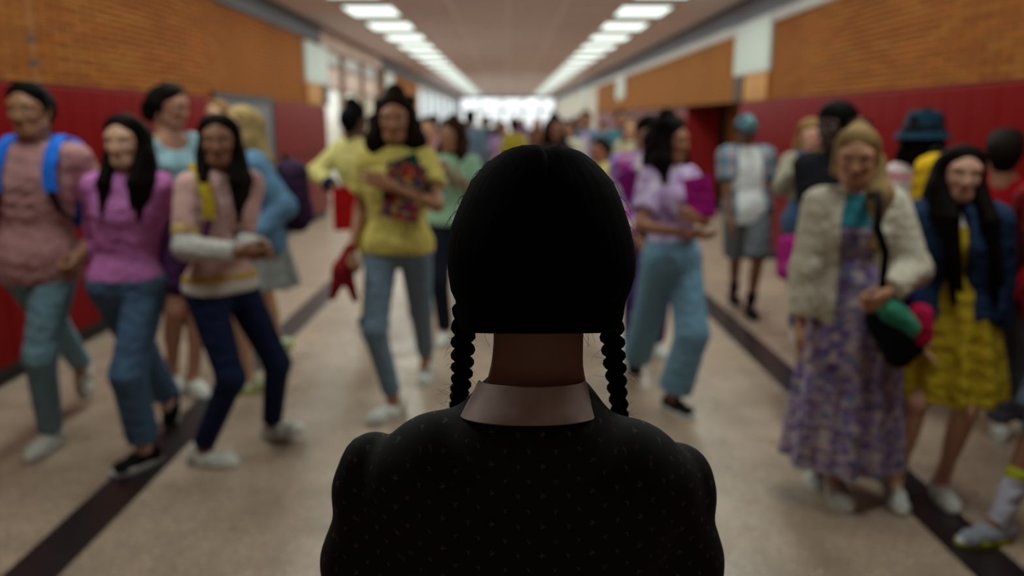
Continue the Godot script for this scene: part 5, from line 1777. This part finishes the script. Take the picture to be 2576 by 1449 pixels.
	person({"label": "dark-haired boy in a red tee facing the lockers with his back turned", "h": 1.530, "P": Vector3(2.374, 0.834, -3.620), "T": Vector3(2.238, 1.515, -3.620), "yaw": 150.0, "skin": Color(0.62, 0.42, 0.33), "hair": "short", "hair_color": Color(0.12, 0.09, 0.08), "fl": [Vector3(2.445, 0.077, -3.700), 150.0, 0.0], "fr": [Vector3(2.584, 0.077, -3.700), 150.0, 0.0], "male": true, "shoe": Color(0.88, 0.88, 0.85), "wear": [{"kind": "trousers", "name": "trousers", "color": Color(0.3, 0.3, 0.34), "e": 0.030, "long": 1.95}, {"kind": "top", "name": "tee", "color": Color(0.62, 0.05, 0.1), "e": 0.028, "sleeve": 0.80, "hem": -0.100}, {"kind": "top", "name": "collar", "color": Color(0.8, 0.8, 0.85), "e": 0.020, "sleeve": 0.00, "hem": 0.400}]})
	person({"label": "student in grey-blue shorts and white socks with yellow bands stepping in beside the lockers", "h": 1.550, "P": Vector3(2.149, 0.845, -2.950), "T": Vector3(2.061, 1.553, -2.950), "yaw": -72.0, "skin": Color(0.5, 0.33, 0.25), "hair": "short", "hair_color": Color(0.09, 0.065, 0.05), "fl": [Vector3(1.836, 0.078, -2.720), -78.0, 0.0], "fr": [Vector3(2.483, 0.078, -3.100), -75.0, 25.0], "male": true, "shoe": Color(0.6, 0.62, 0.66), "toe": Color(0.88, 0.88, 0.85), "sole": Color(0.72, 0.76, 0.12), "sock": [Color(0.78, 0.77, 0.84), 0.52, Color(0.72, 0.72, 0.16)], "wear": [{"kind": "trousers", "name": "shorts", "color": Color(0.42, 0.47, 0.55), "e": 0.035, "long": 0.95, "flare": 0.02}, {"kind": "top", "name": "tee", "color": Color(0.6, 0.1, 0.12), "e": 0.024, "sleeve": 0.70, "hem": -0.060}]})
	person({"label": "man with short black hair in a grey-blue shirt taller than the crowd round him", "h": 1.740, "P": Vector3(-0.538, 0.948, -12.500), "T": Vector3(-0.573, 1.705, -12.500), "yaw": 175.0, "skin": Color(0.4, 0.27, 0.2), "hair": "short", "hair_color": Color(0.06, 0.055, 0.055), "fl": [Vector3(-0.592, 0.087, -12.620), 175.0, 0.0], "fr": [Vector3(-0.502, 0.087, -12.380), 175.0, 12.0], "near": false, "shoe": Color(0.88, 0.88, 0.85), "male": true, "wear": [{"kind": "trousers", "name": "jeans", "color": Color(0.2, 0.22, 0.28), "e": 0.014, "long": 1.92}, {"kind": "top", "name": "shirt", "color": Color(0.42, 0.48, 0.56), "e": 0.024, "sleeve": 1.90, "hem": -0.030}]})
	var bg1 := person({"label": "man in a teal shirt with a dark sash strap across his chest", "h": 1.760, "P": Vector3(1.568, 0.959, -11.200), "T": Vector3(1.553, 1.689, -11.200), "yaw": 5.0, "skin": Color(0.6, 0.4, 0.3), "hair": "short", "hair_color": Color(0.06, 0.055, 0.055), "fl": [Vector3(1.615, 0.088, -11.070), 5.0, 0.0], "fr": [Vector3(1.570, 0.088, -11.330), 5.0, 12.0], "near": false, "shoe": Color(0.2, 0.2, 0.22), "male": true, "wear": [{"kind": "trousers", "name": "jeans", "color": Color(0.25, 0.28, 0.34), "e": 0.014, "long": 1.92}, {"kind": "top", "name": "shirt", "color": Color(0.34, 0.52, 0.58), "e": 0.024, "sleeve": 0.70, "hem": -0.030}]})
	var sash := thing("bag_strap", "dark strap worn slantwise by the man in the teal shirt", "strap", bg1.O + bg1.Ch)
	part("webbing", to_mesh(strap([Vector3(0.13, 0.2, 0.02), Vector3(0.09, 0.12, 0.17), Vector3(0, -0.05, 0.19), Vector3(-0.12, -0.24, 0.14), Vector3(-0.2, -0.34, 0.0)], [Vector3(0.7, 0.7, 0), Vector3(0.7, 0.7, 0), Vector3(0.8, -0.6, 0), Vector3(0.8, -0.6, 0), Vector3(0.8, -0.6, 0)], 0.06, 0.01)), cloth(Color(0.1, 0.14, 0.13)), sash)
	person({"label": "man with dark hair in an open blue shirt over a lilac tee", "h": 1.730, "P": Vector3(1.072, 0.943, -11.000), "T": Vector3(1.058, 1.676, -11.000), "yaw": -10.0, "skin": Color(0.56, 0.38, 0.29), "hair": "short", "hair_color": Color(0.06, 0.055, 0.055), "fl": [Vector3(1.116, 0.087, -10.870), -10.0, 0.0], "fr": [Vector3(1.061, 0.087, -11.130), -10.0, 12.0], "near": false, "shoe": Color(0.88, 0.88, 0.85), "male": true, "wear": [{"kind": "trousers", "name": "jeans", "color": Color(0.22, 0.24, 0.3), "e": 0.014, "long": 1.92}, {"kind": "top", "name": "shirt", "color": Color(0.76, 0.68, 0.8), "e": 0.020, "sleeve": 0.50, "hem": -0.030}, {"kind": "top", "name": "shirt", "color": Color(0.4, 0.47, 0.58), "e": 0.030, "sleeve": 1.90, "hem": -0.060, "open": 0.06}]})
	person({"label": "girl with long dark curls in a dark brown top just beyond the braided girl's head", "h": 1.600, "P": Vector3(0.457, 0.872, -8.000), "T": Vector3(0.465, 1.588, -8.000), "yaw": 20.0, "skin": Color(0.5, 0.33, 0.25), "hair": "curly", "hair_color": Color(0.09, 0.065, 0.05), "fl": [Vector3(0.514, 0.080, -8.120), 20.0, 0.0], "fr": [Vector3(0.419, 0.080, -7.880), 20.0, 12.0], "near": false, "shoe": Color(0.2, 0.2, 0.22), "wear": [{"kind": "trousers", "name": "jeans", "color": Color(0.2, 0.22, 0.3), "e": 0.014, "long": 1.92}, {"kind": "top", "name": "shirt", "color": Color(0.22, 0.16, 0.15), "e": 0.024, "sleeve": 0.70, "hem": -0.030}]})
	person({"label": "student in a mustard yellow hoodie with a pointed top knot", "h": 1.560, "P": Vector3(0.106, 0.850, -13.500), "T": Vector3(0.106, 1.576, -13.500), "yaw": 170.0, "skin": Color(0.5, 0.34, 0.25), "hair": "tall", "hair_color": Color(0.09, 0.065, 0.05), "fl": [Vector3(0.066, 0.078, -13.370), 170.0, 0.0], "fr": [Vector3(0.148, 0.078, -13.630), 170.0, 12.0], "near": false, "shoe": Color(0.88, 0.88, 0.85), "wear": [{"kind": "trousers", "name": "jeans", "color": Color(0.25, 0.25, 0.3), "e": 0.014, "long": 1.92}, {"kind": "top", "name": "shirt", "color": Color(0.68, 0.6, 0.2), "e": 0.024, "sleeve": 1.90, "hem": -0.030}]})
	person({"label": "student in a lilac top beside the mustard yellow hoodie", "h": 1.520, "P": Vector3(-0.106, 0.828, -14.200), "T": Vector3(-0.104, 1.523, -14.200), "yaw": 0.0, "skin": Color(0.56, 0.38, 0.3), "hair": "long", "hair_color": Color(0.09, 0.065, 0.05), "fl": [Vector3(-0.068, 0.076, -14.070), 0.0, 0.0], "fr": [Vector3(-0.149, 0.076, -14.330), 0.0, 12.0], "near": false, "shoe": Color(0.2, 0.2, 0.22), "wear": [{"kind": "trousers", "name": "jeans", "color": Color(0.3, 0.3, 0.4), "e": 0.014, "long": 1.92}, {"kind": "top", "name": "shirt", "color": Color(0.7, 0.55, 0.75), "e": 0.024, "sleeve": 0.70, "hem": -0.030}]})
	person({"label": "student in a white top with a dark ponytail near the alcove wall", "h": 1.600, "P": Vector3(0.774, 0.872, -10.200), "T": Vector3(0.774, 1.560, -10.200), "yaw": -30.0, "skin": Color(0.62, 0.44, 0.35), "hair": "bun", "hair_color": Color(0.09, 0.065, 0.05), "fl": [Vector3(0.835, 0.080, -10.320), -30.0, 0.0], "fr": [Vector3(0.736, 0.080, -10.080), -30.0, 12.0], "near": false, "shoe": Color(0.88, 0.88, 0.85), "wear": [{"kind": "trousers", "name": "jeans", "color": Color(0.35, 0.4, 0.5), "e": 0.014, "long": 1.92}, {"kind": "top", "name": "shirt", "color": Color(0.84, 0.82, 0.74), "e": 0.024, "sleeve": 1.90, "hem": -0.030}]})
	person({"label": "student in a yellow tee seen past the shoulder of the man in the blue shirt", "h": 1.550, "P": Vector3(1.516, 0.845, -12.600), "T": Vector3(1.499, 1.526, -12.600), "yaw": 0.0, "skin": Color(0.6, 0.42, 0.33), "hair": "short", "hair_color": Color(0.09, 0.065, 0.05), "fl": [Vector3(1.558, 0.078, -12.470), 0.0, 0.0], "fr": [Vector3(1.509, 0.078, -12.730), 0.0, 12.0], "near": false, "shoe": Color(0.2, 0.2, 0.22), "wear": [{"kind": "trousers", "name": "jeans", "color": Color(0.3, 0.3, 0.34), "e": 0.014, "long": 1.92}, {"kind": "top", "name": "shirt", "color": Color(0.84, 0.76, 0.4), "e": 0.024, "sleeve": 0.70, "hem": -0.030}]})
	person({"label": "student in a crimson top behind the girl with big brown curls", "h": 1.600, "P": Vector3(-0.983, 0.872, -9.200), "T": Vector3(-0.967, 1.559, -9.200), "yaw": 10.0, "skin": Color(0.62, 0.42, 0.34), "hair": "long", "hair_color": Color(0.2, 0.13, 0.09), "fl": [Vector3(-0.948, 0.080, -9.070), 10.0, 0.0], "fr": [Vector3(-1.056, 0.080, -9.330), 10.0, 12.0], "near": false, "shoe": Color(0.88, 0.88, 0.85), "wear": [{"kind": "trousers", "name": "jeans", "color": Color(0.28, 0.34, 0.44), "e": 0.014, "long": 1.92}, {"kind": "top", "name": "shirt", "color": Color(0.6, 0.1, 0.24), "e": 0.024, "sleeve": 1.90, "hem": -0.030}]})
	person({"label": "student in a pale blue shirt near the bright windows", "h": 1.660, "P": Vector3(-1.325, 0.905, -14.500), "T": Vector3(-1.310, 1.647, -14.500), "yaw": 0.0, "skin": Color(0.66, 0.48, 0.38), "hair": "short", "hair_color": Color(0.09, 0.065, 0.05), "fl": [Vector3(-1.312, 0.083, -14.620), 0.0, 0.0], "fr": [Vector3(-1.370, 0.083, -14.380), 0.0, 12.0], "near": false, "shoe": Color(0.2, 0.2, 0.22), "male": true, "wear": [{"kind": "trousers", "name": "jeans", "color": Color(0.24, 0.26, 0.3), "e": 0.014, "long": 1.92}, {"kind": "top", "name": "shirt", "color": Color(0.66, 0.74, 0.82), "e": 0.024, "sleeve": 0.70, "hem": -0.030}]})
	person({"label": "student in a pale pink shirt with long brown hair near the bright windows", "h": 1.600, "P": Vector3(-0.997, 0.872, -13.000), "T": Vector3(-0.985, 1.581, -13.000), "yaw": 5.0, "skin": Color(0.7, 0.52, 0.43), "hair": "long", "hair_color": Color(0.3, 0.2, 0.14), "fl": [Vector3(-0.961, 0.080, -12.870), 5.0, 0.0], "fr": [Vector3(-1.061, 0.080, -13.130), 5.0, 12.0], "near": false, "shoe": Color(0.88, 0.88, 0.85), "wear": [{"kind": "trousers", "name": "jeans", "color": Color(0.3, 0.36, 0.46), "e": 0.014, "long": 1.92}, {"kind": "top", "name": "shirt", "color": Color(0.86, 0.7, 0.74), "e": 0.024, "sleeve": 1.90, "hem": -0.030}]})
	person({"label": "student in a dark grey hoodie walking off towards the bright doors", "h": 1.660, "P": Vector3(-0.437, 0.905, -17.000), "T": Vector3(-0.432, 1.639, -17.000), "yaw": 180.0, "skin": Color(0.4, 0.27, 0.2), "hair": "short", "hair_color": Color(0.09, 0.065, 0.05), "fl": [Vector3(-0.478, 0.083, -16.870), 180.0, 0.0], "fr": [Vector3(-0.405, 0.083, -17.130), 180.0, 12.0], "near": false, "shoe": Color(0.2, 0.2, 0.22), "male": true, "wear": [{"kind": "trousers", "name": "jeans", "color": Color(0.2, 0.22, 0.28), "e": 0.014, "long": 1.92}, {"kind": "top", "name": "shirt", "color": Color(0.26, 0.26, 0.3), "e": 0.024, "sleeve": 0.70, "hem": -0.030}]})
	person({"label": "student in a brown top with loose auburn hair far down the corridor", "h": 1.580, "P": Vector3(0.702, 0.861, -19.000), "T": Vector3(0.697, 1.605, -19.000), "yaw": 0.0, "skin": Color(0.66, 0.46, 0.37), "hair": "long", "hair_color": Color(0.34, 0.17, 0.1), "fl": [Vector3(0.751, 0.079, -19.120), 0.0, 0.0], "fr": [Vector3(0.663, 0.079, -18.880), 0.0, 12.0], "near": false, "shoe": Color(0.88, 0.88, 0.85), "wear": [{"kind": "trousers", "name": "jeans", "color": Color(0.3, 0.32, 0.4), "e": 0.014, "long": 1.92}, {"kind": "top", "name": "shirt", "color": Color(0.46, 0.3, 0.24), "e": 0.024, "sleeve": 1.90, "hem": -0.030}]})
	person({"label": "student in a navy shirt with a cream bag strap near the pale wall", "h": 1.650, "P": Vector3(1.339, 0.899, -15.500), "T": Vector3(1.326, 1.624, -15.500), "yaw": 0.0, "skin": Color(0.5, 0.34, 0.26), "hair": "short", "hair_color": Color(0.09, 0.065, 0.05), "fl": [Vector3(1.381, 0.083, -15.370), 0.0, 0.0], "fr": [Vector3(1.323, 0.083, -15.630), 0.0, 12.0], "near": false, "shoe": Color(0.2, 0.2, 0.22), "male": true, "wear": [{"kind": "trousers", "name": "jeans", "color": Color(0.3, 0.32, 0.36), "e": 0.014, "long": 1.92}, {"kind": "top", "name": "shirt", "color": Color(0.16, 0.2, 0.34), "e": 0.024, "sleeve": 0.70, "hem": -0.030}]})
	person({"label": "student in a green plaid shirt close to the far lockers", "h": 1.620, "P": Vector3(2.180, 0.883, -14.000), "T": Vector3(2.157, 1.630, -14.000), "yaw": -15.0, "skin": Color(0.6, 0.42, 0.33), "hair": "short", "hair_color": Color(0.09, 0.065, 0.05), "fl": [Vector3(2.225, 0.081, -13.870), -15.0, 0.0], "fr": [Vector3(2.185, 0.081, -14.130), -15.0, 12.0], "near": false, "shoe": Color(0.88, 0.88, 0.85), "wear": [{"kind": "trousers", "name": "jeans", "color": Color(0.3, 0.32, 0.36), "e": 0.014, "long": 1.92}, {"kind": "top", "name": "shirt", "color": Color(0.4, 0.5, 0.42), "e": 0.024, "sleeve": 1.90, "hem": -0.030}]})
	person({"label": "student in a cream top with fair hair close to the far lockers", "h": 1.580, "P": Vector3(1.463, 0.861, -9.500), "T": Vector3(1.442, 1.559, -9.500), "yaw": -20.0, "skin": Color(0.78, 0.58, 0.48), "hair": "long", "hair_color": Color(0.6, 0.47, 0.3), "fl": [Vector3(1.547, 0.079, -9.620), -20.0, 0.0], "fr": [Vector3(1.429, 0.079, -9.380), -20.0, 12.0], "near": false, "shoe": Color(0.2, 0.2, 0.22), "wear": [{"kind": "trousers", "name": "jeans", "color": Color(0.3, 0.36, 0.46), "e": 0.014, "long": 1.92}, {"kind": "top", "name": "shirt", "color": Color(0.84, 0.8, 0.66), "e": 0.024, "sleeve": 0.70, "hem": -0.030}]})
	person({"label": "dark-haired student in a black top behind the boy in the windbreaker", "h": 1.660, "P": Vector3(1.616, 0.905, -8.600), "T": Vector3(1.610, 1.620, -8.600), "yaw": 0.0, "skin": Color(0.46, 0.31, 0.24), "hair": "short", "hair_color": Color(0.06, 0.055, 0.055), "fl": [Vector3(1.664, 0.083, -8.470), 0.0, 0.0], "fr": [Vector3(1.630, 0.083, -8.730), 0.0, 12.0], "near": false, "shoe": Color(0.88, 0.88, 0.85), "male": true, "wear": [{"kind": "trousers", "name": "jeans", "color": Color(0.2, 0.22, 0.28), "e": 0.014, "long": 1.92}, {"kind": "top", "name": "shirt", "color": Color(0.12, 0.12, 0.14), "e": 0.024, "sleeve": 1.90, "hem": -0.030}]})
	person({"label": "student in a violet top far down the corridor before the bright doors", "h": 1.600, "P": Vector3(0.413, 0.872, -24.000), "T": Vector3(0.411, 1.607, -24.000), "yaw": 0.0, "skin": Color(0.56, 0.4, 0.32), "hair": "long", "hair_color": Color(0.09, 0.065, 0.05), "fl": [Vector3(0.452, 0.080, -23.870), 0.0, 0.0], "fr": [Vector3(0.377, 0.080, -24.130), 0.0, 12.0], "near": false, "shoe": Color(0.2, 0.2, 0.22), "wear": [{"kind": "trousers", "name": "jeans", "color": Color(0.3, 0.32, 0.4), "e": 0.014, "long": 1.92}, {"kind": "top", "name": "shirt", "color": Color(0.45, 0.32, 0.55), "e": 0.024, "sleeve": 0.70, "hem": -0.030}]})
	person({"label": "student in a white shirt far down the corridor before the bright doors", "h": 1.660, "P": Vector3(-0.895, 0.905, -28.000), "T": Vector3(-0.889, 1.644, -28.000), "yaw": 0.0, "skin": Color(0.6, 0.44, 0.36), "hair": "short", "hair_color": Color(0.09, 0.065, 0.05), "fl": [Vector3(-0.866, 0.083, -28.120), 0.0, 0.0], "fr": [Vector3(-0.937, 0.083, -27.880), 0.0, 12.0], "near": false, "shoe": Color(0.88, 0.88, 0.85), "male": true, "wear": [{"kind": "trousers", "name": "jeans", "color": Color(0.26, 0.28, 0.34), "e": 0.014, "long": 1.92}, {"kind": "top", "name": "shirt", "color": Color(0.8, 0.8, 0.78), "e": 0.024, "sleeve": 1.90, "hem": -0.030}]})
	person({"label": "student in an olive top far down the corridor before the bright doors", "h": 1.620, "P": Vector3(-0.315, 0.883, -22.000), "T": Vector3(-0.312, 1.603, -22.000), "yaw": 0.0, "skin": Color(0.6, 0.44, 0.36), "hair": "bun", "hair_color": Color(0.09, 0.065, 0.05), "fl": [Vector3(-0.277, 0.081, -21.870), 0.0, 0.0], "fr": [Vector3(-0.360, 0.081, -22.130), 0.0, 12.0], "near": false, "shoe": Color(0.2, 0.2, 0.22), "wear": [{"kind": "trousers", "name": "jeans", "color": Color(0.26, 0.28, 0.34), "e": 0.014, "long": 1.92}, {"kind": "top", "name": "shirt", "color": Color(0.46, 0.46, 0.3), "e": 0.024, "sleeve": 0.70, "hem": -0.030}]})
